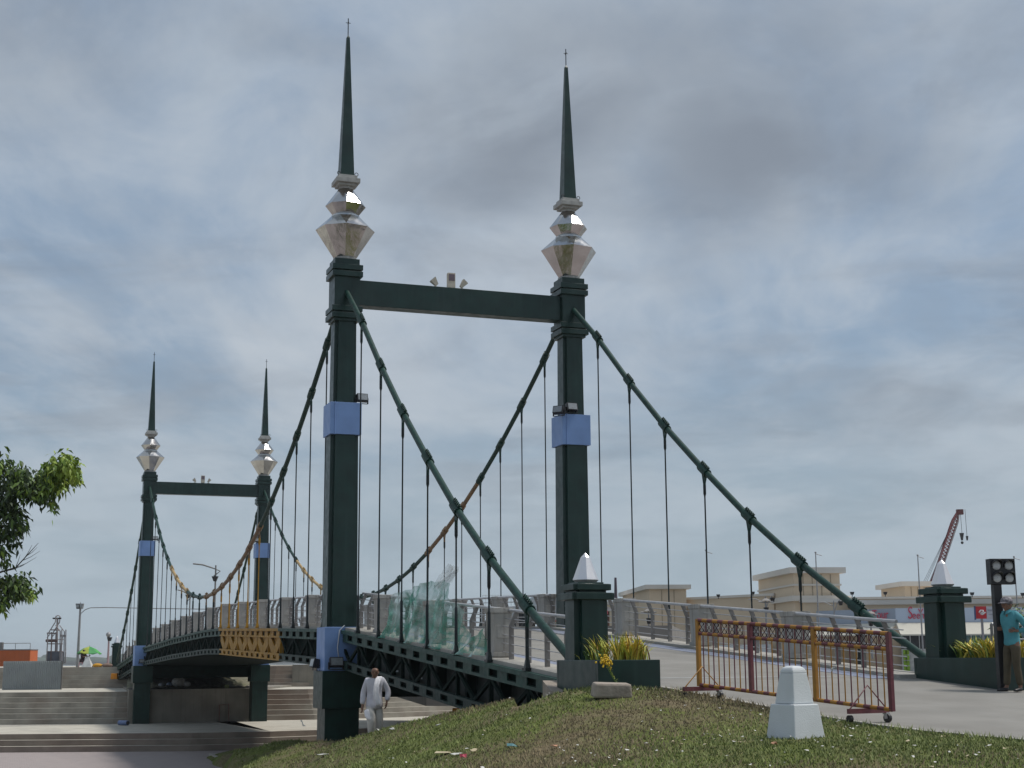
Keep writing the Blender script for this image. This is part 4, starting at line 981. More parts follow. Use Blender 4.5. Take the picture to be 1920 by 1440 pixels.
# ------------------------------------------------------------------ plastic netting hung on the left railing
def netting():
    m = bpy.data.materials.new('green_plastic_netting'); m.use_nodes = True; N, L = m.node_tree.nodes, m.node_tree.links; b = N['Principled BSDF']
    tc = N.new('ShaderNodeTexCoord'); n1 = N.new('ShaderNodeTexNoise'); n1.inputs['Scale'].default_value = 1.1; n1.inputs['Detail'].default_value = 7; n1.inputs['Distortion'].default_value = 1.2; L.new(tc.outputs['Object'], n1.inputs['Vector'])
    cr = N.new('ShaderNodeValToRGB'); L.new(n1.outputs[0], cr.inputs[0]); cr.color_ramp.elements[0].position = .43; cr.color_ramp.elements[0].color = (.05, .28, .20, 1); cr.color_ramp.elements[1].position = .62; cr.color_ramp.elements[1].color = (.48, .64, .61, 1)
    L.new(cr.outputs[0], b.inputs['Base Color']); b.inputs['Roughness'].default_value = .5
    n2 = N.new('ShaderNodeTexNoise'); n2.inputs['Scale'].default_value = 2.6; n2.inputs['Detail'].default_value = 8; n2.inputs['Distortion'].default_value = 2; L.new(tc.outputs['Object'], n2.inputs['Vector'])
    mr = N.new('ShaderNodeMapRange'); L.new(n2.outputs[0], mr.inputs[0]); mr.inputs[1].default_value = .35; mr.inputs[2].default_value = .65; mr.inputs[3].default_value = .36; mr.inputs[4].default_value = .88
    L.new(mr.outputs[0], b.inputs['Alpha']); b.inputs['Transmission Weight'].default_value = 0.0
    bp = N.new('ShaderNodeBump'); bp.inputs['Strength'].default_value = .6; L.new(n2.outputs[0], bp.inputs['Height']); L.new(bp.outputs[0], b.inputs['Normal'])
    # outline sampled along s: lower/upper height above deck, with folds in t
    top = [(-11.75, .10, .42), (-11.6, .0, .60), (-11.3, .0, .45), (-10.9, -.03, .30), (-10.4, -.04, .42), (-10.0, -.04, .80), (-9.6, -.05, 1.02), (-9.2, -.05, 1.28), (-8.8, -.05, 1.40), (-8.2, -.05, 1.44), (-7.4, -.05, 1.36), (-6.6, -.05, 1.28), (-5.6, -.05, 1.16), (-5.0, -.05, 1.02), (-4.5, -.04, .80), (-4.2, -.03, .5), (-4.0, 0, .2)]
    S = np.linspace(-11.75, -4.0, 130); tz = np.interp(S, [a[0] for a in top], [a[2] for a in top]); bz = np.interp(S, [a[0] for a in top], [a[1] for a in top])
    rd = np.random.RandomState(4); vs = []; NZ = 34
    ph = rd.rand(8) * 6.28
    for i, s in enumerate(S):
        for j in range(NZ):
            f = j / (NZ - 1); h = bz[i] + (tz[i] - bz[i]) * f
            t = .20 + .07 * math.sin(s * 3.1 + ph[0] + 2 * f) + .05 * math.sin(s * 8.3 + ph[1] + 4 * f) + .025 * math.sin(s * 17 + 9 * f + ph[2]) - .12 * (1 - f) ** 3 - .10 * max(0, .35 - h) + .20 * max(0, h - .95)
            sj = s + .05 * math.sin(h * 9 + s * 2 + ph[3]) + .03 * math.sin(h * 23 + ph[4])
            hh = h + (.03 * math.sin(s * 5 + ph[5]) + .012 * math.sin(s * 13)) * f
            vs.append(tuple(br(sj, t, dz(s) + .02 + max(0, hh))))
    mb = MB(); mb.add(vs, [(i * NZ + j, i * NZ + j + 1, (i + 1) * NZ + j + 1, (i + 1) * NZ + j) for i in range(len(S) - 1) for j in range(NZ - 1)], m, True)
    # gathered tuft blown up above the rail
    A = [(-8.2, 1.28, .9), (-8.4, 1.40, .8), (-8.65, 1.50, .7), (-8.9, 1.60, .75), (-9.1, 1.68, .85), (-9.25, 1.76, .6)]
    vs = []; K = 16
    for i, (s, h, w) in enumerate(A):
        for k in range(K):
            f = k / (K - 1) - .5; vs.append(tuple(br(s + f * w, .30 + .05 * math.sin(k * 1.9 + i), dz(s) + h + .05 * math.sin(k * 2.3 + i * 2) + f * .12)))
    m2 = bpy.data.materials.new('thin_white_film'); m2.use_nodes = True; b2 = m2.node_tree.nodes['Principled BSDF']; b2.inputs['Base Color'].default_value = (.62, .66, .67, 1); b2.inputs['Alpha'].default_value = .42; b2.inputs['Roughness'].default_value = .5
    n3 = m2.node_tree.nodes.new('ShaderNodeTexNoise'); n3.inputs['Scale'].default_value = 4; mm = m2.node_tree.nodes.new('ShaderNodeMapRange'); mm.inputs[1].default_value = .3; mm.inputs[2].default_value = .7; mm.inputs[3].default_value = .08; mm.inputs[4].default_value = .42
    m2.node_tree.links.new(n3.outputs[0], mm.inputs[0]); m2.node_tree.links.new(mm.outputs[0], b2.inputs['Alpha'])
    mb.add(vs, [(i * K + j, i * K + j + 1, (i + 1) * K + j + 1, (i + 1) * K + j) for i in range(len(A) - 1) for j in range(K - 1)], m2, True)
    tag(mb.build('plastic_netting'), 'torn green and white plastic netting draped along the left railing, a tuft blown upwards', 'netting')
netting()

# ================================================================== BACKGROUND
def text_mesh(txt, size, m, name, parent, M, extrude=.02, shear=0.):
    cu = bpy.data.curves.new(name, 'FONT'); cu.body = txt; cu.size = size; cu.extrude = extrude; cu.shear = shear
    o = bpy.data.objects.new(name, cu); C.objects.link(o); dg = bpy.context.evaluated_depsgraph_get()
    me = bpy.data.meshes.new_from_object(o.evaluated_get(dg)); bpy.data.objects.remove(o); me.name = name
    me.materials.clear(); me.materials.append(m)
    for p in me.polygons: p.material_index = 0
    o = bpy.data.objects.new(name, me); C.objects.link(o); o.parent = parent; o.matrix_local = M; return o
WALL = mat('cream_render', (.62, .50, .36), .9, 0, .05, .12, .1, 3, dirt=.25, dirtcol=(.38, .31, .23), ds=.15)
TRIM = mat('pale_cornice', (.62, .58, .52), .8, 0, .05, .3)
JOINT = mat('render_joint', (.36, .29, .21), .9)
SIGNB = mat('pale_blue_sign_board', (.46, .54, .66), .7, 0, .05, .2)
SIGND = mat('shaded_blue_sign_board', (.29, .34, .42), .7, 0, .05, .2)  # same blue board, shade of the turned face put into its colour
AWN = mat('cream_awning', (.53, .51, .44), .8, 0, .06, .4)
SGL = mat('shop_glass', (.10, .22, .24), .15, 0, .3, .3, spec=.8); DGL = mat('dark_shop_glass', (.03, .035, .045), .15, 0, .3, .3)
LIME = mat('lime_green_panel', (.30, .55, .03), .6); WPN = mat('white_panel', (.66, .68, .68), .7); REDL = mat('red_lettering', (.55, .05, .10), .6); RED = mat('red_panel', (.55, .03, .04), .6)
def facade(parent, a, b, z0, z1, depth, m, name, trims=(), joints=0):
    """a wall block from plan point a to b (left to right as seen), thickness backwards"""
    a, b = Vector((*a, 0)), Vector((*b, 0)); e = (b - a).normalized(); n = Vector((-e.y, e.x, 0))
    mb = MB(); vs = [a, b, b + n * depth, a + n * depth]; mb.prism([(v.x, v.y) for v in vs], z0, z1, m); 
    for j in range(1, joints + 1):
        p = a + (b - a) * j / (joints + 1) - n * .02; mb.beam(p + Vector((0, 0, z0 + .1)), p + Vector((0, 0, z1 - .1)), .08, .05, JOINT, tuple(n))
    o = mb.build(name, parent)
    for (z, h, pr) in trims:
        t = MB(); vs = [a - e * pr - n * pr, b + e * pr - n * pr, b + e * pr + n * (depth + pr), a - e * pr + n * (depth + pr)]; t.prism([(v.x, v.y) for v in vs], z, z + h, TRIM)
        t.build('cornice', o)
    return o, e, n
def ppt(px, D): v = at(px, 1229, D); return (v.x, v.y)
def zat(px, py, D): return at(px, py, D).z
def mall():
    e0 = empty('shopping_centre', (0, 0, 0), 0, 'long cream shopping centre with block towers, pale cornices and a blue sign band', 'building')
    ZB = -1.6
    A, B_, Cc, Dd = ppt(1100, 172), ppt(1455, 150), ppt(1606, 141), ppt(2350, 138)
    zt = zat(1455, 1117, 150)
    facade(e0, A, B_, ZB, zt, 12, WALL, 'wall', [(zt, .25, .15)])
    o, e, n = facade(e0, ppt(1220, 158), ppt(1290, 158.3), ZB, zat(1240, 1106, 160), 19, WALL, 'corner_tower', [(zat(1240, 1106, 160), .45, .45)], 2)
    zc = zat(1500, 1078, 146)
    o, e, n = facade(e0, ppt(1494, 143), ppt(1581, 143.4), ZB, zc, 13.5, WALL, 'corner_tower', [(zc, .55, .5), (zat(1500, 1101, 146), .18, .12), (zat(1500, 1129, 146), .5, .35)], 4)
    zr = zat(1750, 1121, 139)
    o, e, n = facade(e0, Cc, Dd, ZB, zr, 30, WALL, 'wall', [(zr, .2, .15), (zat(1750, 1132, 139), .45, .4)])
    facade(e0, ppt(1510, 142.6), ppt(1608, 142.8), ZB, zat(1600, 1129, 142), 8, WALL, 'wall', [(zat(1600, 1129, 142), .35, .3)])
    zs = zat(1720, 1103, 165); facade(e0, ppt(1703, 160), ppt(1752, 160.2), ZB, zs, 8, WALL, 'roof_block', [(zs, .5, .5)], 3)
    # sign band boxes
    z0, z1 = zat(1750, 1167, 134), zat(1750, 1140, 134)
    def slabp(pa, pb, za, zb, th, m, name):
        a, b = Vector((*pa, 0)), Vector((*pb, 0)); e = (b - a).normalized(); n = Vector((-e.y, e.x, 0)); mb = MB()
        mb.prism([(v.x, v.y) for v in (a, b, b + n * th, a + n * th)], za, zb, m); return mb.build(name, e0), a, b, e, n
    o2, a, b, e, n = slabp(ppt(1684, 134), ppt(2300, 133), z0, z1, 3., SIGNB, 'sign_board')
    T = Matrix(((e.x, 0, -n.x, 0), (e.y, 0, -n.y, 0), (0, 1, 0, 0), (0, 0, 0, 1)))
    def put(txt, px, pyb, D, size, sh=0., par=o2, eo=0.):
        v = at(px, pyb, D - .12); M = T.copy(); M.translation = v; return text_mesh(txt, size, REDL, 'lettering', par, M, .02, sh)
    l1 = put('S', 1702, 1160, 134, 1.55, .1); l1.scale = (.62, 1, 1)
    l2 = put('een', 1710, 1160, 134, .95, .1); l2.scale = (.8, 1, 1)
    l3 = put('Yo', 1722, 1160, 134, 1.3); l3.scale = (.62, 1, 1)
    o3, a, b, e, n = slabp(ppt(1534, 141), ppt(1682.5, 134.3), zat(1684, 1168, 134), z1, 2.5, SIGND, 'sign_board')
    T = Matrix(((e.x, 0, -n.x, 0), (e.y, 0, -n.y, 0), (0, 1, 0, 0), (0, 0, 0, 1)))
    l = put('Tour', 1635, 1160.5, 136.2, 1.15, .05, o3); l.scale = (.75, 1, 1)
    # awning: sloping canopy
    def awn(pa, pb, zt_, zb_, m=AWN):
        a, b = Vector((*pa, 0)), Vector((*pb, 0)); e = (b - a).normalized(); n = Vector((-e.y, e.x, 0)); mb = MB()
        vs = [a + Vector((0, 0, zt_)), b + Vector((0, 0, zt_)), b - n * 1.6 + Vector((0, 0, zb_)), a - n * 1.6 + Vector((0, 0, zb_))]
        vs += [v - Vector((0, 0, .12)) for v in vs]
        mb.add(vs, [(0, 1, 2, 3), (7, 6, 5, 4), (3, 2, 6, 7), (0, 3, 7, 4), (1, 5, 6, 2)], m)
        k = int((b - a).length / 4)
        for i in range(k + 1):
            p = a + (b - a) * i / k; mb.beam(p + n * .3 + Vector((0, 0, zt_ + .02)), p - n * 1.6 + Vector((0, 0, zb_ + .02)), .07, .05, TRIM)
        mb.build('awning', e0)
    awn(ppt(1684, 133.9), ppt(2300, 132.9), z0 - .01, zat(1750, 1189, 132.3)); awn(ppt(1534, 140.8), ppt(1683.5, 134.2), z0 - .01, zat(1750, 1188, 133))
    # shop fronts
    def fronts(pa, pb, D, w, m_lo, seed):
        a, b = Vector((*pa, 0)), Vector((*pb, 0)); e = (b - a).normalized(); n = Vector((-e.y, e.x, 0)); k = int((b - a).length / w); rd = random.Random(seed)
        for i in range(k):
            p = a + e * (w * i) - n * .15; q = p + e * (w - .25)
            mb = MB(); mb.prism([(v.x, v.y) for v in (p, q, q + n * .1, p + n * .1)], ZB + .1, 1.95, DGL if rd.random() < .6 else SGL); wi = mb.build('shop_window', e0)
            mb = MB(); p2, q2 = p - n * .06, q - n * .06; mb.prism([(v.x, v.y) for v in (p2, q2, q2 + n * .03, p2 + n * .03)], ZB + .12, .62, m_lo if rd.random() < .75 else WPN)
            for f in (.33, .66): u_ = p2 + (q2 - p2) * f - n * .05; mb.beam(u_ + Vector((0, 0, ZB + .1)), u_ + Vector((0, 0, 1.9)), .08, .06, WPN)
            mb.build('lower_panel', wi)
            if rd.random() < .55:
                mb = MB()
                for f in (.12, .2): 
                    u_ = p2 + (q2 - p2) * f - n * .04
                    for zz in range(4): mb.beam(u_ + Vector((0, 0, ZB + .2 + zz * .5)), u_ + Vector((0, 0, ZB + .62 + zz * .5)), .34, .03, LIME, tuple(n))
                mb.build('lime_panel', wi)
    fronts(ppt(1540, 146.), ppt(1684, 140.2), 140, 2.6, SGL, 3); fronts(ppt(1690, 140.2), ppt(2300, 138), 139, 2.8, SGL, 8)
    # white service strip low on the receding wall
    a, b = Vector((*ppt(1120, 170.4), 0)), Vector((*ppt(1450, 149.6), 0)); e = (b - a).normalized(); n = Vector((-e.y, e.x, 0))
    mb = MB(); a, b = a - n * .3, b - n * .3; mb.prism([(v.x, v.y) for v in (a, b, b + n * .2, a + n * .2)], ZB, 1.2, WPN); mb.build('low_white_wall', e0)
mall()
# small spotlights on the mall parapet
def small(name, label, cat, builder, pos, group=None):
    mb = MB(); builder(mb); o = mb.build(name, None, pos); tag(o, label, cat, group); return o
def spot_b(mb): mb.tube([(0, 0, 0), (0, 0, .2)], .04, BK, 6); mb.frustum((0, 0, .2), .12, .1, .19, .14, .26, BK)
first = None; i_ = 0
for i, (px, py, D) in enumerate(((1347, 1123, 153), (1412, 1118, 150), (1447, 1129, 147.6), (1511, 1125, 144), (1598, 1119, 141), (1660, 1119, 140), (1823, 1120, 139), (1918, 1121, 138.5))):
    v = at(px, py, D)
    if first is None: first = o = small('spotlight', '', 'spotlight', spot_b, v)
    else: o = first.copy(); C.objects.link(o); o.location = v
    tag(o, 'small black spotlight ' + ('on the wall top left of the white low wall', 'on the receding wall top, second from the left', 'just left of the cream corner tower', 'on the ledge of the cream corner tower', 'on the roof edge right of the corner tower', 'on the roof edge left of the small roof block', 'on the roof edge right of the right pedestal', 'on the roof edge above the man in turquoise')[i_], 'spotlight', 'spotlights along the roof edge'); i_ += 1
# flagpoles and slim street poles
GP = mat('grey_pole', (.30, .30, .31), .5, .3); PUR = mat('purplish_pole', (.10, .08, .10), .6)
def pole(label, px, y0, y1, D, r, m=GP, top=None, name='flagpole', cat='pole'):
    a, b = at(px, y0, D), at(px, y1, D); b.x = a.x; mb = MB(); mb.tube([(0, 0, 0), (0, 0, (b.z - a.z) * .5), (0, 0, b.z - a.z)], r, m, 8, [r, r * .9, r * .55])
    if top: top(mb, b.z - a.z)
    o = mb.build(name, None, a); return tag(o, label, cat)
def hook(mb, h): mb.tube([(0, 0, h - .1), (.5, 0, h - .25)], .03, GP, 5); mb.sphere((0, 0, h), .09, GP, 6, 4)
pole('slim grey flagpole in front of the cream corner tower', 1539, 1262, 1036, 120, .07, top=hook)
pole('slim grey flagpole rising behind the receding cream wall', 1330, 1240, 1032, 120, .06, top=hook)
pole('slim grey flagpole beside the crane, left of the right pedestal finial', 1733, 1262, 1041, 122, .07, top=hook)
pole('slim grey flagpole at the right edge, above the man in turquoise', 1916, 1262, 1044, 122, .07, top=hook)
pole('short thick purplish pole beyond the right railing, beside the left pedestal', 1156, 1190, 1083, 60, .085, PUR, name='steel_post')
def lampT(mb, h):
    mb.tube([(-.5, 0, h - .35), (0, 0, h - .42), (.5, 0, h - .35)], .04, GP, 5); mb.frustum((0, 0, h - .3), .30, .30, .08, .08, .16, GALD); mb.frustum((0, 0, h - 1.1), .10, .10, .16, .16, .36, BK)
for px, yt, D, nm in ((1218, 1137, 95, 'nearest the left pedestal'), (1440, 1118, 100, 'before the white wall and corner tower'), (1636, 1142, 98, 'before the shop signs')):
    pole('slim lamp post with a flat disc top, %s' % nm, px, 1235, yt, D, .07, top=lampT, name='lamp_post', cat='lamp post')
def branchy(mb, h):
    mb.tube([(0, 0, h - .9), (.25, 0, h - .2), (.5, 0, h + .1)], .03, GP, 5); mb.tube([(0, 0, h - .4), (-.7, 0, h - .1), (-1.2, 0, h - .15)], .03, GP, 5); mb.frustum((.5, 0, h - .35), .1, .1, .16, .16, .3, BK)
pole('grey street lamp with crooked arms in front of the wall, left of the corner tower', 1439, 1236, 1120, 104, .07, top=branchy, name='street_lamp', cat='street lamp')
pole('grey street lamp with crooked arms right of the corner tower', 1568, 1236, 1126, 108, .07, top=branchy, name='street_lamp', cat='street lamp')
# roadside sign: red square with a white swoosh and a grey panel
def road_sign():
    v = at(1846, 1240, 70); e = empty('road_sign', (v.x, v.y, -1.6), -.06, 'sign board on a pole, red panel with a white emblem beside a grey panel', 'sign')
    g = -1.6; zt, zb = at(1846, 1137, 70).z - g, at(1846, 1160, 70).z - g; w = 17 / 2765 * 70
    mb = MB(); mb.tube([(0, 0, 0), (0, 0, zb)], .06, GP, 8); mb.build('pole', e)
    mb = MB(); mb.box(-w / 2 - .05, w / 2, -.06, .06, zb, zt, RED); p = mb.build('red_panel', e)
    mb = MB(); WH = mat('white_emblem', (.75, .75, .75), .6); h = zt - zb
    mb.tube([(-.13, -.075, zb + h * .5), (-.05, -.075, zb + h * .68), (.07, -.075, zb + h * .66), (.03, -.075, zb + h * .45), (-.08, -.075, zb + h * .4), (.02, -.075, zb + h * .33), (.17, -.075, zb + h * .52)], .035, WH, 6)
    mb.tube([(-.09, -.075, zb + h * .6), (-.02, -.075, zb + h * .5), (.1, -.075, zb + h * .58)], .022, WH, 6); mb.build('emblem', p)
    mb = MB(); GR = mat('grey_panel', (.50, .53, .58), .7); mb.box(w / 2 + .01, w / 2 + .60, -.05, .05, zb - .03, zt, GR); q = mb.build('grey_panel', e)
    SC_ = mat('grey_script', (.25, .27, .33), .7); mb = MB(); mb.tube([(w / 2 + .06 + .5 * f, -.06, zb + h * .68 + .05 * math.sin(f * 34) * (1 - .3 * f)) for f in np.linspace(0, 1, 40)], .010, SC_, 5); mb.tube([(w / 2 + .1, -.06, zb + h * .34), (w / 2 + .5, -.06, zb + h * .36)], .012, SC_, 5); mb.build('script', q)
    mb = MB(); mb.box(-w / 2 - .10, -w / 2 - .06, -.06, .10, zb - .05, zt + .02, mat('blue_edge', (.05, .09, .22), .6)); mb.build('edge_strip', p)
road_sign()
# red lattice crane behind the mall
def crane():
    b = at(1745, 1112, 200); t = at(1797, 958, 200); e = empty('crane', b, 0, 'red lattice crane boom rising behind the shopping centre', 'crane'); d = t - b; L0 = d.length; dn = d.normalized(); sx = Vector((dn.z, 0, -dn.x)); sy = Vector((0, 1, 0))
    RD = mat('crane_red', (.28, .07, .07), .6); GY = mat('crane_grey', (.40, .36, .36), .6); mb = MB(); d0 = -d * .5; n = 26
    def w(f): return .36 * min(1, (1 - f) * 6 + .25)
    c4 = lambda f: [d * f + sx * (x * w(f)) + sy * (y * w(f)) for x, y in ((-1, -1), (1, -1), (1, 1), (-1, 1))]
    for k in range(-8, n):
        f0, f1 = k / n, (k + 1) / n; A_, B_ = c4(f0), c4(f1); m = RD if k > 8 else (RD if k % 2 else GY)
        for i in range(4):
            mb.beam(A_[i], B_[i], .13, .13, RD if i in (0, 3) else GY); j = (i + 1) % 4; mb.beam(A_[i], B_[j], .07, .07, m); mb.beam(B_[i], B_[j], .07, .07, m)
    mb.build('boom', e)
    mb = MB(); mb.box(d.x - .25, d.x + .6, -.3, .3, d.z - .5, d.z + .2, mat('crane_head', (.13, .03, .03), .6)); mb.build('boom_head', e)
    mb = MB()
    for k in range(3): mb.tube([d + Vector((-.2 + k * .1, 0, 0)), -d * .05 + Vector((-1.2 - k * .3, 0, 0))], .022, BK, 5)
    mb.tube([d, -d * .2 + Vector((-.9, 0, 0))], .06, GY, 5)
    for x, l in ((.25, 4.2), (.9, 4.6)): mb.tube([d + Vector((x, 0, .2)), d + Vector((x + .05, 0, -l * .75))], .03, BK, 5)
    mb.build('hoist_rope', e)
    mb = MB(); mb.frustum(d + Vector((.25, 0, -4.0)), .1, .1, .26, .2, 1.0, BK); mb.sphere(d + Vector((.25, 0, -4.3)), .2, BK, 8, 6); mb.frustum(d + Vector((.95, 0, -4.0)), .08, .08, .15, .12, .6, BK); mb.build('hook_block', e)
    mb = MB(); mb.box(-9 , -2, -2, 2, -12.5, -9, RD); mb.build('crane_body', e)
crane()
# cars, pavilion and lattice fence beyond the left opening
def car(label, px, D, colr, rz, z):
    v = at(px, 1170, D); e = empty('parked_car', (v.x, v.y, z), rz, label, 'car'); P_ = mat('car_paint', colr, .35, .2, .05, 2, coat=.5)
    mb = MB(); out = [(-2.1, .35), (-2.1, .75), (-1.7, .9), (-1.15, .98), (-.6, 1.42), (.7, 1.45), (1.35, 1.0), (2.0, .92), (2.15, .6), (2.12, .35)]
    n = len(out); vs = [(x, -.82, z_) for x, z_ in out] + [(x, .82, z_) for x, z_ in out]; mb.add(vs, [tuple(range(n)), tuple(reversed(range(n, 2 * n)))] + [(i, n + i, n + (i + 1) % n, (i + 1) % n) for i in range(n)], P_); bd = mb.build('body', e, bevel=.06)
    mb = MB(); mb.add([(-1.05, -.83, 1.0), (-.55, -.83, 1.36), (.65, -.83, 1.39), (1.2, -.83, 1.02), (-1.05, -.835, 1.0), (-.55, -.835, 1.36), (.65, -.835, 1.39), (1.2, -.835, 1.02)], [(3, 2, 1, 0), (4, 5, 6, 7)], DGL); mb.box(-1.75, -1.7, -.6, .6, .95, 1.0, DGL); mb.build('side_window', bd)
    for x in (-1.35, 1.35):
        for y in (-.8, .8): mb = MB(); mb.tube([(x, y - .1, .33), (x, y + .1, .33)], .33, BK, 16); mb.build('wheel', e)
    mb = MB(); mb.box(-2.13, -2.1, -.75, -.45, .6, .75, REDL); mb.build('tail_light', bd)
Zp = zat(1030, 1178, 62)
mb = MB(); q0, q1, q2, q3 = at(800, 1178, 58), at(1260, 1178, 58), at(1300, 1178, 84), at(700, 1178, 90)
mb.prism([(q.x, q.y) for q in (q0, q1, q2, q3)], Zp - 3, Zp, DECK); tag(mb.build('raised_pavement'), kind='structure')
car('silver car parked beyond the bridge, seen under the left cable', 1042, 63, (.52, .56, .58), R(170), Zp)
car('dark car parked beyond the bridge, left of the silver one', 1003, 70, (.16, .13, .16), R(10), Zp)
def pavilion():
    v = at(1052, 1176, 68); e = empty('pavilion', (v.x, v.y, Zp), .1, 'small dark roofed pavilion with brown posts behind the right near pylon', 'pavilion')
    RF = mat('slate_roof', (.09, .085, .09), .7); BRN = mat('brown_timber', (.11, .055, .04), .8)
    h0, h1 = zat(1052, 1145, 68) - Zp, zat(1052, 1110, 68) - Zp
    mb = MB(); mb.frustum((.4, 0, h0), 1.75, 1.75, .12, .12, h1 - h0, RF); mb.box(-1.38, 2.18, -1.78, 1.78, h0 - .08, h0 - .002, TRIM); mb.build('roof', e)
    for x in (-1.1, 1.9):
        for y in (-1.5, 1.5): mb = MB(); mb.tube([(x, y, 0), (x, y, h0)], .09, BRN, 8); mb.build('post', e)
    mb = MB(); mb.box(-.8, .6, -.8, .8, 0, .62, BRN); mb.build('counter', e)
pavilion()
def bush(name, label, cat, pos, r, n, leaf, mats, seed, sq=.8, group=None):
    rd = random.Random(seed); mb = MB()
    for i in range(n):
        while 1:
            p = Vector((rd.uniform(-1, 1), rd.uniform(-1, 1), rd.uniform(-1, 1)))
            if .35 < p.length < 1: break
        p = Vector((p.x * r, p.y * r, p.z * r * sq + r * sq)) * (1 + .12 * math.sin(i)); d = Vector((rd.gauss(0, 1), rd.gauss(0, 1), rd.gauss(-.2, .7))).normalized(); s_ = d.orthogonal().normalized() * leaf * .35
        mb.add([p - s_, p + s_, p + d * leaf], [(0, 1, 2)], rd.choice(mats))
    mb.tube([(0, 0, 0), (0, 0, r)], r * .06, mat('twig_bark', (.12, .09, .06), .9), 6)
    o = mb.build(name, None, pos); return tag(o, label, cat, group)
LF = [mat('leaf_dark', (.030, .060, .014), .6, 0, .2, 3), mat('leaf_mid', (.075, .14, .022), .55, 0, .2, 3), mat('leaf_light', (.18, .29, .035), .5, 0, .2, 3), mat('leaf_bright', (.30, .40, .05), .5, 0, .2, 3)]
bush('potted_bush', 'small flowering bush in front of the pavilion', 'bush', (at(1046, 1172, 64).x, 64.6, Zp), .42, 500, .09, [LF[1], LF[0], REDL], 4)
v = at(1888, 1200, 75)
def tree_small():
    e = empty('tree', (v.x + .6, v.y, -1.6), 0, 'leafy green tree behind the man in turquoise, at the right edge', 'tree')
    rd = random.Random(9); mb = MB(); top = zat(1900, 1128, 75) + 1.6
    mb.tube([(0, 0, 0), (.05, 0, 1.2), (-.1, .1, 2.4)], .1, mat('tree_bark', (.10, .08, .06), .9), 8, [.12, .09, .06]); mb.build('trunk', e)
    mb = MB()
    for c, r in (((0, 0, top - .9), .9), ((.8, .2, top - 1.3), .8), ((-.75, 0, top - 1.9), .55), ((.3, 0, top - 1.8), .9), ((1.2, 0, top - 2.2), .7)):
        for i in range(420):
            p = Vector((rd.gauss(0, .45), rd.gauss(0, .45), rd.gauss(0, .4))) * r + Vector(c); d = Vector((rd.gauss(0, 1), rd.gauss(0, 1), -.4)).normalized(); s_ = d.orthogonal().normalized() * .05
            mb.add([p - s_, p + s_, p + d * .24], [(0, 1, 2)], rd.choice(LF[:3]))
    mb.build('crown', e)
tree_small()
def lattice():
    a, b = at(905, 1136, 66), at(988, 1132, 66); zb = Zp; zt = zat(940, 1116, 66); mb = MB(); e = (Vector((b.x, b.y, 0)) - Vector((a.x, a.y, 0))); n = 14
    for k in range(n + 1): p = Vector((a.x, a.y, 0)) + e * k / n; mb.tube([p + Vector((0, 0, zb)), p + Vector((0, 0, zt))], .012, WPN, 4)
    for k in range(6): z = zt - k * .16; mb.tube([Vector((a.x, a.y, z)), Vector((b.x, b.y, z))], .012, WPN, 4)
    tag(mb.build('mesh_fence'), 'thin white wire mesh fence beyond the right railing', 'fence')
lattice()
# right end: kerb blocks and rails behind the man
mb = MB(); v0 = at(1885, 1283, 24.6); v1 = at(1990, 1283, 24.9); mb.beam((v0.x, v0.y, -.42), (v1.x + 1.5, v1.y, -.42), .3, .28, KRB); tag(mb.build('kerb_block'), 'low pale kerb block behind the feet of the man in turquoise', 'kerb block')
def rails_right():
    a, b = br(-16.8, BW + 1.3, 0), br(-16.8, BW + 9, 0); mb = MB(); e = empty('guard_rail', (a.x, a.y, -.4), 0, 'steel guard rail of thin bars behind the man in turquoise', 'railing')
    d = b - a
    for z in (.2, .36, .52, .68, .95): mb = MB(); mb.tube([(0, 0, z), (d.x, d.y, z)], .014 if z < .9 else .03, GAL, 6); mb.build('rail', e)
    for k in range(8): mb = MB(); f = k / 7; mb.beam((d.x * f, d.y * f, 0), (d.x * f, d.y * f, .95), .08, .03, GALD); mb.build('rail_post', e)
rails_right()
# things lying by the right railing end
v = rp(1689, 1267); mb = MB(); mb.tube([(.42 * math.cos(a_), .26 * math.sin(a_), .02) for a_ in np.linspace(0, 6.28, 17)], .018, GAL, 6); mb.box(-.3, .3, -.01, .01, .0, .03, GAL); tag(mb.build('floor_plate', None, (v.x, v.y, roadz(v.x, v.y))), 'flat oval metal ring lying at the end of the right railing', 'ring')
mb = MB(); v = rp(1823, 1281); mb.add([(-.03, 0, 0), (.03, 0, .0), (.05, 0, .13), (.0, .01, .22), (-.02, .0, .12)], [(0, 1, 2, 3, 4)], WHT); o = mb.build('paper_scrap', None, (v.x, v.y - .03, v.z)); so = o.modifiers.new('s', 'SOLIDIFY'); so.thickness = .006; tag(o, 'scrap of white paper standing against the right planter', 'litter')
# joint line across the road
mb = MB(); a, b = rp(1216, 1272), rp(1690, 1267); n_ = 24
vs = []
for k in range(n_ + 1):
    p = a.lerp(b, k / n_)
    for w in (-.05, .05): q = p + U * w; vs.append((q.x, q.y, roadz(q.x, q.y) + .004))
mb.add(vs, [(2 * k, 2 * k + 1, 2 * k + 3, 2 * k + 2) for k in range(n_)], LINE_W); tag(mb.build('joint_line'), kind='structure')

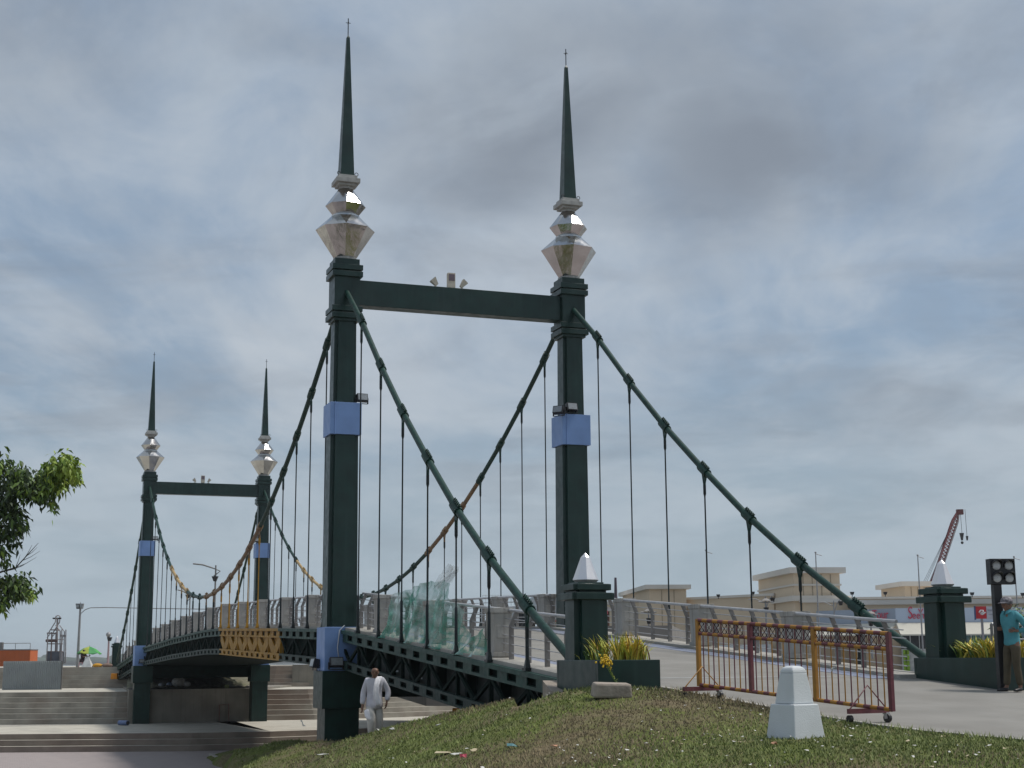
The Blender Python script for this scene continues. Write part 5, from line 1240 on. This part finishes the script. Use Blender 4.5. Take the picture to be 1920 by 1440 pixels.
# ------------------------------------------------------------------ left background
ZL2, ZQ = -1.79 + 0, -1.79 + 5 * .275
def hoarding():
    a, b = at(4, 1290, 96), at(113, 1290, 96); zt = zat(60, 1239.5, 96); e = empty('hoarding', (a.x, 96, -1.79), 0, 'grey corrugated sheet hoarding standing on the landing', 'hoarding')
    H = mat('grey_corrugated_sheet', (.30, .33, .34), .6, .2, .08, 1., streak=.3, strcol=(.22, .22, .2)); n = 60; w = b.x - a.x; h = zt + 1.79; mb = MB(); vs = []
    for k in range(n + 1):
        x = w * k / n; y = .05 * (k % 2); vs += [(x, y, 0), (x, y, h), (x, y + .02, 0), (x, y + .02, h)]
    mb.add(vs, [f for k in range(n) for f in ((4 * k, 4 * k + 4, 4 * k + 5, 4 * k + 1), (4 * k + 2, 4 * k + 3, 4 * k + 7, 4 * k + 6))], H); mb.build('sheet', e)
    mb = MB(); mb.box(-.05, w + .05, .075, .12, h - .15, h - .08, GALD); mb.box(-.05, w + .05, .075, .12, .4, .47, GALD); mb.build('rail', e)
    for k in range(5): mb = MB(); mb.box(w * k / 4 - .04, w * k / 4 + .04, .125, .2, 0, h, GALD); mb.build('post', e)
    mb = MB(); mb.frustum((-.6, -.6, -.0), .35, .2, .05, .05, .3, WHT); o = mb.build('sandbag', None, (a.x - .1, 95.5, -1.79)); tag(o, 'white heap at the left edge beside the hoarding', 'bag')
hoarding()
def container():
    a, b = at(-160, 1240, 150), at(45, 1240, 150); z0, z1 = ZQ, zat(20, 1219, 150); e = empty('shipping_container', ((a.x + b.x) / 2, 153, -.5), 0, 'orange corrugated shipping container behind the hoarding', 'container')
    OR = mat('container_orange', (.62, .14, .03), .6, 0, .08, .5, streak=.3, strcol=(.35, .08, .03)); w = (b.x - a.x) / 2; h = z1 + .5; mb = MB(); mb.box(-w, w, -1.2, 1.2, -3, h, OR)
    for k in range(24): x = -w + .3 + (2 * w - .6) * k / 23; mb.box(x - .07, x + .07, -1.23, -1.202, -2.8, h - .15, OR)
    mb.build('box', e); mb = MB(); mb.box(-w - .03, w + .03, -1.25, 1.25, h + .002, h + .1, GALD); mb.build('roof_edge', e)
    mb = MB()
    for k in range(5): x = w - 6 * k / 4 - .1; mb.tube([(x, -1, h + .1), (x, -1, h + .7)], .03, GALD, 5)
    mb.tube([(w - 6.1, -1, h + .7), (w - .1, -1, h + .7)], .03, GALD, 5); mb.tube([(w - 3, -1, h + .1), (w - 3, -1, h + .8)], .2, GALD, 8); mb.build('roof_rail', e)
container()
def mast_frame():
    D = 130; b = at(98, 1240, D); s = D / 2765; e = empty('rigged_frame', (b.x, D, -1.), 0, 'rickety scaffold frame with a pointed mast behind the hoarding', 'scaffold')
    WD = mat('brown_scaffold_pole', (.15, .10, .09), .8); GYP = mat('grey_scaffold_pole', (.30, .27, .27), .7); g = 1.0 + b.z * 0
    def Q(px, py, y=0.): v = at(px, py, D); return Vector((v.x - b.x, y, v.z + 1.))
    mb = MB()
    for (x0, y0, x1, y1, r, m) in ((87, 1244, 90, 1186, .05, GYP), (95, 1244, 97, 1185, .04, WD), (102, 1244, 104, 1158, .09, GYP), (112, 1244, 113, 1183, .05, GYP), (115, 1244, 116, 1180, .05, GYP), (89, 1190, 104, 1166, .05, GYP), (104, 1166, 105, 1155, .05, GYP), (104, 1172, 113, 1184, .04, GYP), (96, 1181, 105, 1181, .05, WD), (88, 1187, 98, 1187, .05, WD), (88, 1196, 96, 1186, .04, GYP)):
        for yy in ((0, 1.2) if r < .08 else (.6,)): mb.tube([Q(x0, y0, yy), Q(x1, y1, yy)], r, m, 5)
    mb.build('pole', e, kind='stuff')
    mb = MB()
    for (x0, x1, y, r, m) in ((82, 104, 1201, .13, WD), (84, 114, 1207, .05, GYP), (84, 116, 1199, .035, GYP), (84, 114, 1222, .06, WD), (95, 111, 1159, .07, BK), (84, 98, 1230, .04, WD)): mb.tube([Q(x0, y, .6), Q(x1, y, .6)], r, m, 5)
    mb.tube([Q(100, 1158, .6), Q(103, 1154, .6), Q(107, 1154, .6), Q(109, 1158, .6)], .05, GYP, 5); mb.build('crossbar', e, kind='stuff')
    mb = MB(); q0, q1 = Q(86, 1244), Q(112, 1222); mb.box(q0.x, q1.x, .1, 1.1, q0.z, q1.z, mat('grey_tarpaulin', (.13, .14, .17), .8, 0, .2, 1)); mb.build('tarpaulin', e)
mast_frame()
def lamp_left():
    D = 104; b = at(145, 1249, D); e = empty('street_lamp', (b.x, D, ZQ), 0, 'tall grey lamp post with two floodlights beside the green parasol', 'street lamp'); h = zat(147, 1139, D) - ZQ
    mb = MB(); mb.tube([(0, 0, 0), (.02, 0, h)], .1, GP, 8, [.11, .07]); mb.build('pole', e)
    for x, m in ((-.12, BK), (.14, GP)): mb = MB(); mb.frustum((x, -.1, h - .1), .08, .08, .14, .12, .36, m); mb.box(x - .10, x + .10, -.24, -.202, h - .02, h + .2, GLZ); mb.build('floodlight_head', e)
    mb = MB(); mb.tube([(.02, 0, h), (.02, 0, h + .35)], .03, GP, 5); mb.build('tip', e)
lamp_left()
def arm_wire():
    D = 101; pts = [at(148, 1158, D), at(152, 1150, D), at(160, 1143, D), at(170, 1139.5, D), at(200, 1139, D), at(300, 1141, D), at(420, 1142.5, D), at(640, 1145, D)]; mb = MB(); mb.tube(pts, .03, GP, 6)
    tag(mb.build('overhead_wire'), 'thin wire curving off the lamp post and running level behind the bridge', 'wire')
arm_wire()
def lamp_thin():
    D = 118; b = at(202, 1249, D); e = empty('street_lamp', (b.x, D, ZQ), 0, 'slim pinkish lamp post with one small head left of the far left pedestal', 'street lamp'); h = zat(202, 1190, D) - ZQ; PK = mat('pinkish_pole', (.36, .25, .26), .6)
    mb = MB(); mb.tube([(0, 0, 0), (0, 0, h)], .08, PK, 8, [.1, .06]); mb.build('pole', e); mb = MB(); mb.frustum((.05, 0, h - .5), .1, .1, .18, .14, .3, BK); mb.sphere((-.05, 0, h), .2, GP, 8, 6); mb.build('lamp_head', e)
lamp_thin()
pole('leaning thin pole between the container and the scaffold', 111, 1240, 1190, 140, .09, top=lambda mb, h: mb.box(-.25, .3, -.1, .1, h - .2, h, GP), name='leaning_pole').rotation_euler = (0, R(5), 0)
def parasol():
    D = 103.; c = at(168, 1216, D); zg = ZQ; e = empty('parasol', (c.x, D, zg), 0, 'green parasol with a yellow panel at the top of the steps', 'parasol'); h = c.z - zg
    GN = mat('parasol_green', (.03, .26, .06), .6, 0, .1, 3); GN2 = mat('parasol_light_green', (.07, .38, .07), .6); YL = mat('parasol_yellow_green', (.36, .42, .05), .6)
    mb = MB(); n = 8; r = .85; top = Vector((0, 0, h + .15)); rim = [Vector((r * math.cos(2 * math.pi * k / n + .2), r * math.sin(2 * math.pi * k / n + .2), h - .30 - .07 * math.cos(k * 2.))) for k in range(n)]
    for k in range(n):
        a, b = rim[k], rim[(k + 1) % n]; ma = (a + top) / 2 + Vector((0, 0, .08)); mb_ = (b + top) / 2 + Vector((0, 0, .08)); lo = (a + b) / 2 + Vector((0, 0, -.08))
        mb.add([a, b, mb_, ma, top, lo], [(0, 1, 2, 3), (3, 2, 4), (1, 0, 5)], (GN, GN2, YL, GN, GN, YL, GN, GN2)[k])
    o = mb.build('canopy', e); so = o.modifiers.new('s', 'SOLIDIFY'); so.thickness = .015
    mb = MB(); mb.tube([(0, 0, 0), (0, 0, h + .2)], .02, GP, 6); mb.build('pole', e); mb = MB(); mb.rings((0, 0, 0), [(.22, 0), (.2, .12), (.05, .16)], 12, WPN); mb.build('base', e)
parasol()
def vendor():
    D = 102.5; b = at(154, 1250, D); e = empty('person', (b.x, D, ZQ), R(62), 'person in dark clothes sitting on a pink stool under the green parasol', 'person')
    DK = mat('dark_clothes', (.05, .025, .03), .8)
    J = dict(pelvis=(0, .02, .42), spine=(0, .0, .58), chest=(0, -.05, .78), neck=(0, -.09, .93), head=(0, -.13, 1.0), shL=(.16, -.05, .87), elL=(.2, -.25, .68), wrL=(.14, -.46, .74), hdL=(0, -1, .2), thL=(0, 0, 1), shR=(-.16, -.05, .87), elR=(-.2, -.25, .68), wrR=(-.14, -.46, .72), hdR=(0, -1, .2), thR=(0, 0, 1),
             hpL=(.09, -.02, .42), knL=(.12, -.42, .44), anL=(.12, -.38, .08), ftL=(0, -1, 0), hpR=(-.09, -.02, .42), knR=(-.12, -.42, .44), anR=(-.12, -.42, .08), ftR=(0, -1, 0))
    body(e, J, SKN, 1.6, (0, -1, -.2))
    s = Sk(); w = s.n((0, .02, .46), (.15, .12)); ch = s.n((0, -.05, .76), (.16, .12), w); s.n((0, -.08, .89), (.08, .07), ch)
    for q in 'LR': x = s.n(J['sh' + q], .07, ch); s.chain([(J['el' + q], .055)], x)
    skin_obj('shirt', s.v, s.e, s.r, DK, e, 1)
    s = Sk(); w = s.n((0, .02, .40), (.15, .11))
    for q in 'LR': s.chain([(J['hp' + q], .1), (J['kn' + q], .075), (Vector(J['an' + q]) + Vector((0, 0, .05)), .055)], w)
    skin_obj('trousers', s.v, s.e, s.r, DK, e, 1)
    mb = MB(); c = Vector(J['head']); mb.sphere(c + Vector((0, .02, .09)), .095, BK, 10, 8, (1, 1.1, 1)); mb.build('hair', e)
    PKM = mat('pink_plastic', (.75, .35, .36), .5); t = empty('stool', (b.x, D + .02, ZQ), R(62), 'pink plastic stool under the seated person', 'stool')
    mb = MB(); mb.box(-.17, .17, -.16, .16, .28, .31, PKM); mb.build('seat', t)
    for sx in (-1, 1):
        for sy in (-1, 1): mb = MB(); mb.beam((sx * .14, sy * .13, .28), (sx * .17, sy * .16, 0), .05, .05, PKM); mb.build('leg', t)
vendor()
v = at(164, 1250, 102.3); mb = MB(); mb.frustum((0, 0, 0), .34, .3, .12, .12, .62, WPN); mb.frustum((0, 0, .62), .12, .12, .05, .05, .12, WPN); tag(mb.build('covered_stand', None, (v.x, v.y, ZQ)), 'white draped stand beside the seated person', 'stand')
mb = MB(); mb.sphere((0, 0, .1), .3, mat('orange_sack', (.6, .3, .02), .8), 10, 6, (1.2, 1, .5)); v = at(183, 1250, 102.4); tag(mb.build('sack', None, (v.x, v.y, ZQ)), 'small orange sack on the top step right of the parasol', 'sack')
mb = MB(); mb.sphere((0, 0, .1), .3, mat('dull_brown_heap', (.22, .15, .12), .9), 10, 6, (1.3, 1, .5)); v = at(201, 1249, 102.4); tag(mb.build('rubble_heap', None, (v.x, v.y, ZQ)), 'small brown heap at the foot of the slim pinkish lamp post', 'heap')
bush('bush', 'small bush left of the far left pedestal', 'bush', (at(213, 1248, 104).x, 104, ZQ - .1), .3, 300, .1, LF[:3], 8)
# street lamps seen behind the middle of the bridge
def arm_lamp(label, px, yt, D, left, right, flood):
    b = at(px, 1250, D); e = empty('street_lamp', (b.x, D, -2), 0, label, 'street lamp'); h = zat(px, yt, D) + 2
    def Q(x, y): v = at(x, y, D); return Vector((v.x - b.x, 0, v.z + 2))
    mb = MB(); mb.tube([(0, 0, 0), (0, 0, h)], .09, GALD, 8, [.12, .07]); mb.build('pole', e)
    mb = MB(); mb.tube([Q(*p) for p in left], .07, GALD, 6); mb.tube([Q(*p) for p in right], .06, GALD, 6); mb.build('arm', e)
    q = Q(*flood); mb = MB(); mb.frustum(q, .12, .12, .28, .2, .45, BK); mb.build('lamp_head', e)
arm_lamp('curved double arm street lamp above the middle of the bridge', 399, 1060, 135, [(362, 1057), (380, 1059), (399, 1065)], [(399, 1065), (413, 1071), (401, 1080)], (403, 1090))
arm_lamp('smaller curved street lamp behind the bottom of the sagging main cable', 352, 1112, 180, [(333, 1106), (342, 1108), (352, 1114)], [(352, 1114), (358, 1121), (352, 1126)], (352, 1122))
mb = MB(); v = at(500, 1240, 62); 
# under the bridge: pier wall, rubbish
PW = mat('dull_pier_concrete', (.27, .25, .21), .9, 0, .15, .8, .3, 10, dirt=.6, dirtcol=(.16, .13, .11), ds=.5, streak=.4, strcol=(.12, .10, .09))  # dull grey-brown concrete with dirt patches and vertical streaks
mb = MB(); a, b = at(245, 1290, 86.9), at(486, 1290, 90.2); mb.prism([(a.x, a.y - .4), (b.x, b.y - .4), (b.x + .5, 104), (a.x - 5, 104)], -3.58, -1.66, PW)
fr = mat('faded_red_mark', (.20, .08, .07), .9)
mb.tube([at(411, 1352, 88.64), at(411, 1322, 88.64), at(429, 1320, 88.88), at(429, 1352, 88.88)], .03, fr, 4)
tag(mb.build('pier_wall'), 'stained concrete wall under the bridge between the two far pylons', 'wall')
mb = MB(); rdn = random.Random(3); a2, b2 = Vector((a.x - .5, 87.9, -1.66)), Vector((b.x, 90.8, -1.66))
vs = []; n_ = 40
for j in range(5):
    for k in range(n_ + 1):
        f = k / n_; p = a2.lerp(b2, f); vs.append((p.x - j * .8, p.y + j * 3.2, -1.68 + .14 * abs(math.sin(k * .9 + j)) + (j > 0) * .1 + rdn.uniform(0, .08) + j * .12))
mb.add(vs, [(j * (n_ + 1) + k, j * (n_ + 1) + k + 1, (j + 1) * (n_ + 1) + k + 1, (j + 1) * (n_ + 1) + k) for j in range(4) for k in range(n_)], mat('dusty_earth', (.20, .18, .12), .95, 0, .25, 1.5, .4, 10, dirt=.6, dirtcol=(.08, .11, .04)), True); tag(mb.build('earth_bank'), kind='structure')
for i, (px, py, r, c) in enumerate(((335, 1279, .42, (.45, .45, .43)), (350, 1283, .25, (.5, .5, .5)), (303, 1285, .2, (.4, .42, .45)), (318, 1284, .2, (.25, .3, .4)), (425, 1287, .15, (.35, .4, .15)))):
    v = at(px, py, 89.6); mb = MB(); rr = random.Random(i); mb.sphere((0, 0, 0), r, mat('rubbish_bag', c, .6, 0, .2, 6, .5, 6), 9, 6, (1, .8, .75)); o = mb.build('rubbish_bag', None, v)
    tag(o, ('largest pale rubbish bag under the bridge', 'pale rubbish bag right of the largest one under the bridge', 'leftmost small pale rubbish bag under the bridge', 'blue grey rubbish bag left of the largest one', 'small green bag on the earth before the far right pylon')[i], 'rubbish bag', 'rubbish under the bridge')
for px, py, D, nm in ((215, 1268, 100.2, 'at the far end of the bridge truss beside the upper steps'), (855, 1334, 86, 'under the near truss at the edge of the landing')):
    v = at(px, py, D); mb = MB(); mb.frustum((0, 0, 0), .22, .2, .2, .18, .38, PADM); tag(mb.build('orange_block', None, v - Vector((0, 0, .19)), .02), 'orange painted block %s' % nm, 'block')
v = at(232, 1354, 84.5); mb = MB(); mb.tube([(-.3, .25, .14), (.28, -.2, .14)], .14, mat('blue_plastic_pipe', (.13, .19, .36), .5), 12); mb.tube([(.27, -.19, .14), (.285, -.203, .14)], .11, BK, 12); tag(mb.build('pipe_piece', None, (v.x, v.y, -3.56)), 'short blue plastic pipe lying on the landing left of the far left pylon', 'pipe')
v = at(566, 1350, 82); mb = MB(); mb.add([(-.1, 0, .3), (0, 0, .35), (.1, 0, .1), (.25, 0, .0), (.05, 0, .0), (0, 0, .2)], [(0, 1, 2, 5), (5, 2, 3, 4)], WHT); o = mb.build('paper_scrap', None, (v.x, v.y, -3.56)); so = o.modifiers.new('s', 'SOLIDIFY'); so.thickness = .02; tag(o, 'crumpled white scrap standing on the landing left of the nearest pylon', 'litter')
# sloped earth and retaining wall beyond the right far pylon
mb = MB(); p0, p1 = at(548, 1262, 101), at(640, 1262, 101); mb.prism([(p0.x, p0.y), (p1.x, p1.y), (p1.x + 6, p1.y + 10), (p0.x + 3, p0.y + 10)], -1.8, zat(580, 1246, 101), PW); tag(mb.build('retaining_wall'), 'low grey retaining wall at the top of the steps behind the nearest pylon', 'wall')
# pale chips and white specks scattered on the grass
LT = mat('litter_white', (.62, .61, .57), .8, 0, .1, 20); LTY = mat('litter_tan', (.55, .46, .3), .8); LTR = mat('litter_red', (.45, .05, .09), .7); LTB = mat('litter_teal', (.08, .20, .22), .7); LTO = mat('litter_orange', (.62, .33, .2), .7)
def on_grass(px, py):
    d = pix_dir(px, py); t = 10.
    while t < 90:
        p = d * t
        if p.z < gz(p.x, p.y): return p
        t += .15
    return None
def scrap(px, py, w, h, m, label, sd_):
    p = on_grass(px, py)
    if p is None: return
    rd = random.Random(sd_); mb = MB(); n = 7; vs = [(0, 0, h * .8)]
    for k in range(n): a = 2 * math.pi * k / n; r = w * rd.uniform(.6, 1.1); vs.append((r * math.cos(a), r * .7 * math.sin(a), rd.uniform(.0, h)))
    mb.add(vs, [(0, 1 + k, 1 + (k + 1) % n) for k in range(n)], m); o = mb.build('paper_scrap', None, (p.x, p.y, p.z + .03)); so = o.modifiers.new('s', 'SOLIDIFY'); so.thickness = .006; tag(o, label, 'litter')
for i, a_ in enumerate(((606, 1420, .16, .05, LT, 'flat pale scrap on the grass below the nearest pylon'), (869, 1426, .06, .06, LTR, 'red and white wrapper crumpled on the grass'), (854, 1420, .08, .03, LT, 'thin white strip of paper above the red wrapper'),
    (830, 1417, .16, .03, LTY, 'tan strip of card left of the red wrapper'), (962, 1405, .08, .05, LTB, 'dark teal scrap on the grass right of the red wrapper'), (888, 1414, .05, .04, LTY, 'small tan scrap between the wrapper and the teal scrap'),
    (1038, 1407, .05, .04, LTO, 'small orange scrap on the grass, middle of the bank'), (1451, 1402, .05, .04, LTO, 'small orange pink scrap below the white marker post'), (822, 1365, .05, .04, LT, 'white scrap near the crest right of the man in white'),
    (735, 1374, .06, .08, LT, 'white crumpled scrap near the feet of the man in white'), (707, 1373, .05, .05, LT, 'small white scrap just below the man in white'))):
    scrap(*a_, i)
rd = random.Random(11); mb = MB(); k = 0
while k < 330:
    az, D = rd.uniform(-.12, .36), 12.6 * (2.1 ** rd.random()); x, y = az * D, D
    if x > 0 and curb_side(x, y) > -.15: continue
    if rd.random() > .3 + .7 * (az > .02): continue
    z = gz(x, y) + .035; r = .010 + .018 * rd.random() ** 2; a = rd.uniform(0, 3)
    vs = [(x + r * math.cos(a + q) * rd.uniform(.7, 1.2), y + r * math.sin(a + q), z + rd.uniform(0, .018)) for q in (0, 1.3, 2.6, 3.9, 5.1)]; mb.add(vs, [(0, 1, 2, 3, 4)], LT if rd.random() < .8 else LTY); k += 1
tag(mb.build('litter_flecks'), 'pale petals and paper flecks strewn over the grass', 'litter', kind='stuff')

# ------------------------------------------------------------------ tree reaching in from the left
def left_tree():
    D = 30; b = at(-170, 1240, D); e = empty('tree', (b.x, D, -4.4), 0, 'tree with drooping glossy leaves reaching in from the left edge', 'tree')
    BKM = mat('tree_bark_grey', (.10, .085, .07), .9, 0, .2, 6, .5, 30); rd = random.Random(21)
    O_ = Vector((b.x, D, -4.4))
    def Q(px, py, dy=0.): return at(px, py, D + dy) - O_
    mb = MB(); mb.tube([(0, 0, 0), (.05, 0, 2), (0, .05, 4), Q(-150, 1120), Q(-140, 1000)], .2, BKM, 10, [.22, .18, .15, .12, .08])
    br_ = [[Q(-150, 1130), Q(-80, 1110), Q(-20, 1100), Q(30, 1105)], [Q(-140, 1060), Q(-60, 1000), Q(0, 940), Q(60, 905), Q(110, 880)], [Q(-140, 1010), Q(-60, 940), Q(0, 890), Q(20, 865)], [Q(-100, 1030), Q(-30, 1000), Q(10, 985)], [Q(-140, 1050), Q(-60, 930, 1), Q(-30, 880, 1)]]
    for p in br_: mb.tube(p, .04, BKM, 6, [.06, .045, .03, .02, .012][:len(p)])
    mb.build('trunk', e)
    mb = MB(); tw = [Q(-60, 1100), Q(0, 1073), Q(30, 1064), Q(52, 1040), Q(72, 1018)]; mb.tube(tw, .02, BKM, 5, [.03, .02, .014, .010, .004])
    for a, bb in (((5, 1072), (45, 1060)), ((30, 1064), (68, 1045)), ((40, 1052), (75, 1033)), ((50, 1042), (70, 1026)), ((20, 1068), (50, 1056)), ((45, 1048), (60, 1022)), ((10, 1070), (22, 1052)), ((30, 1062), (38, 1040))):
        mb.tube([Q(*a), (Q(*a) + Q(*bb)) / 2 + Vector((0, 0, -.02)), Q(*bb)], .01, BKM, 4, [.009, .006, .003])
    mb.build('bare_branch', e)
    mb = MB(); cl = [(0, 870, 22, 26, 1, 90), (30, 885, 25, 20, 1, 120), (20, 905, 35, 25, 0, 190), (50, 905, 32, 26, 1, 260), (90, 905, 26, 20, 2, 220), (100, 880, 22, 22, 2, 180), (120, 870, 26, 24, 3, 300), (137, 885, 14, 20, 3, 140), (75, 925, 32, 16, 1, 170), (98, 945, 8, 16, 2, 30), (118, 905, 10, 12, 3, 50), (10, 940, 30, 25, 0, 190), (25, 965, 26, 24, 0, 140), (15, 1000, 26, 18, 0, 110), (38, 985, 14, 16, 1, 50), (2, 1030, 14, 12, 1, 40), (35, 1018, 10, 10, 0, 14), (8, 1050, 12, 12, 1, 22),
             (10, 1092, 30, 16, 1, 150), (40, 1088, 18, 14, 1, 80), (35, 1108, 26, 14, 1, 160), (55, 1112, 12, 12, 2, 50), (8, 1120, 16, 16, 1, 90), (2, 1138, 10, 12, 2, 30)]
    for (x0, x1, n) in ((-60, -20, 10), (-120, -60, 12)):
        for k in range(n): cl.append((rd.uniform(x0, x1), rd.uniform(850, 1120), 34, 26, rd.choice((0, 1, 2)), 90))
    for (cx, cy, rx, ry, tone, n) in cl:
        for i in range(int(n * 1.5)):
            px, py = cx + rd.gauss(0, .48) * rx, cy + rd.gauss(0, .48) * ry; dy = rd.gauss(0, .28)
            p = Q(px, py, dy); L0 = rd.uniform(.13, .21); d = Vector((rd.gauss(.15, .55), rd.gauss(0, .55), -1 + rd.uniform(0, .5))).normalized(); s_ = Vector((rd.gauss(0, 1), rd.gauss(0, 1), 0)); s_ = (s_ - d * s_.dot(d)).normalized() * L0 * .17
            mid = p + d * L0 * .45 + Vector((rd.gauss(0, .01), 0, .02)); m = LF[max(0, min(3, tone + rd.choice((-1, 0, 0, 1))))]
            mb.add([p, mid - s_, mid + s_, p + d * L0], [(0, 1, 2), (1, 3, 2)], m)
    mb.build('crown', e)
left_tree()
# grass tuft strip at the bottom left corner
mb = MB(); rd = random.Random(5)
for i in range(2600):
    px = rd.uniform(-40, 84); py = 1438 + rd.uniform(-2, 14) * (1 if px < 60 else .5) + max(0, px - 55) * .1; v = at(px, py, 4.4 / ((py - 1240) / 2765)); v.z = -4.4; h = rd.uniform(.05, .14); a = rd.uniform(0, 6); w = .03
    mb.add([(v.x - w, v.y, v.z), (v.x + w, v.y, v.z), (v.x + math.cos(a) * .06, v.y + math.sin(a) * .06, v.z + h)], [(0, 1, 2)], LF[1] if rd.random() < .6 else LF[2])
tag(mb.build('grass_verge'), 'narrow strip of grass at the bottom left corner', 'grass', kind='stuff')
# haze
def haze():
    m = bpy.data.materials.new('haze'); m.use_nodes = True; nt = m.node_tree
    for n in list(nt.nodes): nt.nodes.remove(n)
    o = nt.nodes.new('ShaderNodeOutputMaterial'); v = nt.nodes.new('ShaderNodeVolumePrincipled'); v.inputs['Color'].default_value = (.9, .93, .97, 1); v.inputs['Density'].default_value = HAZE; v.inputs['Anisotropy'].default_value = .2
    nt.links.new(v.outputs[0], o.inputs['Volume'])
    mb = MB(); mb.box(-6500, 6500, -300, 9500, -8.5, 26, m); tag(mb.build('haze'), 'thin pale haze over the river', 'haze', kind='stuff')
HAZE = .00018
haze()
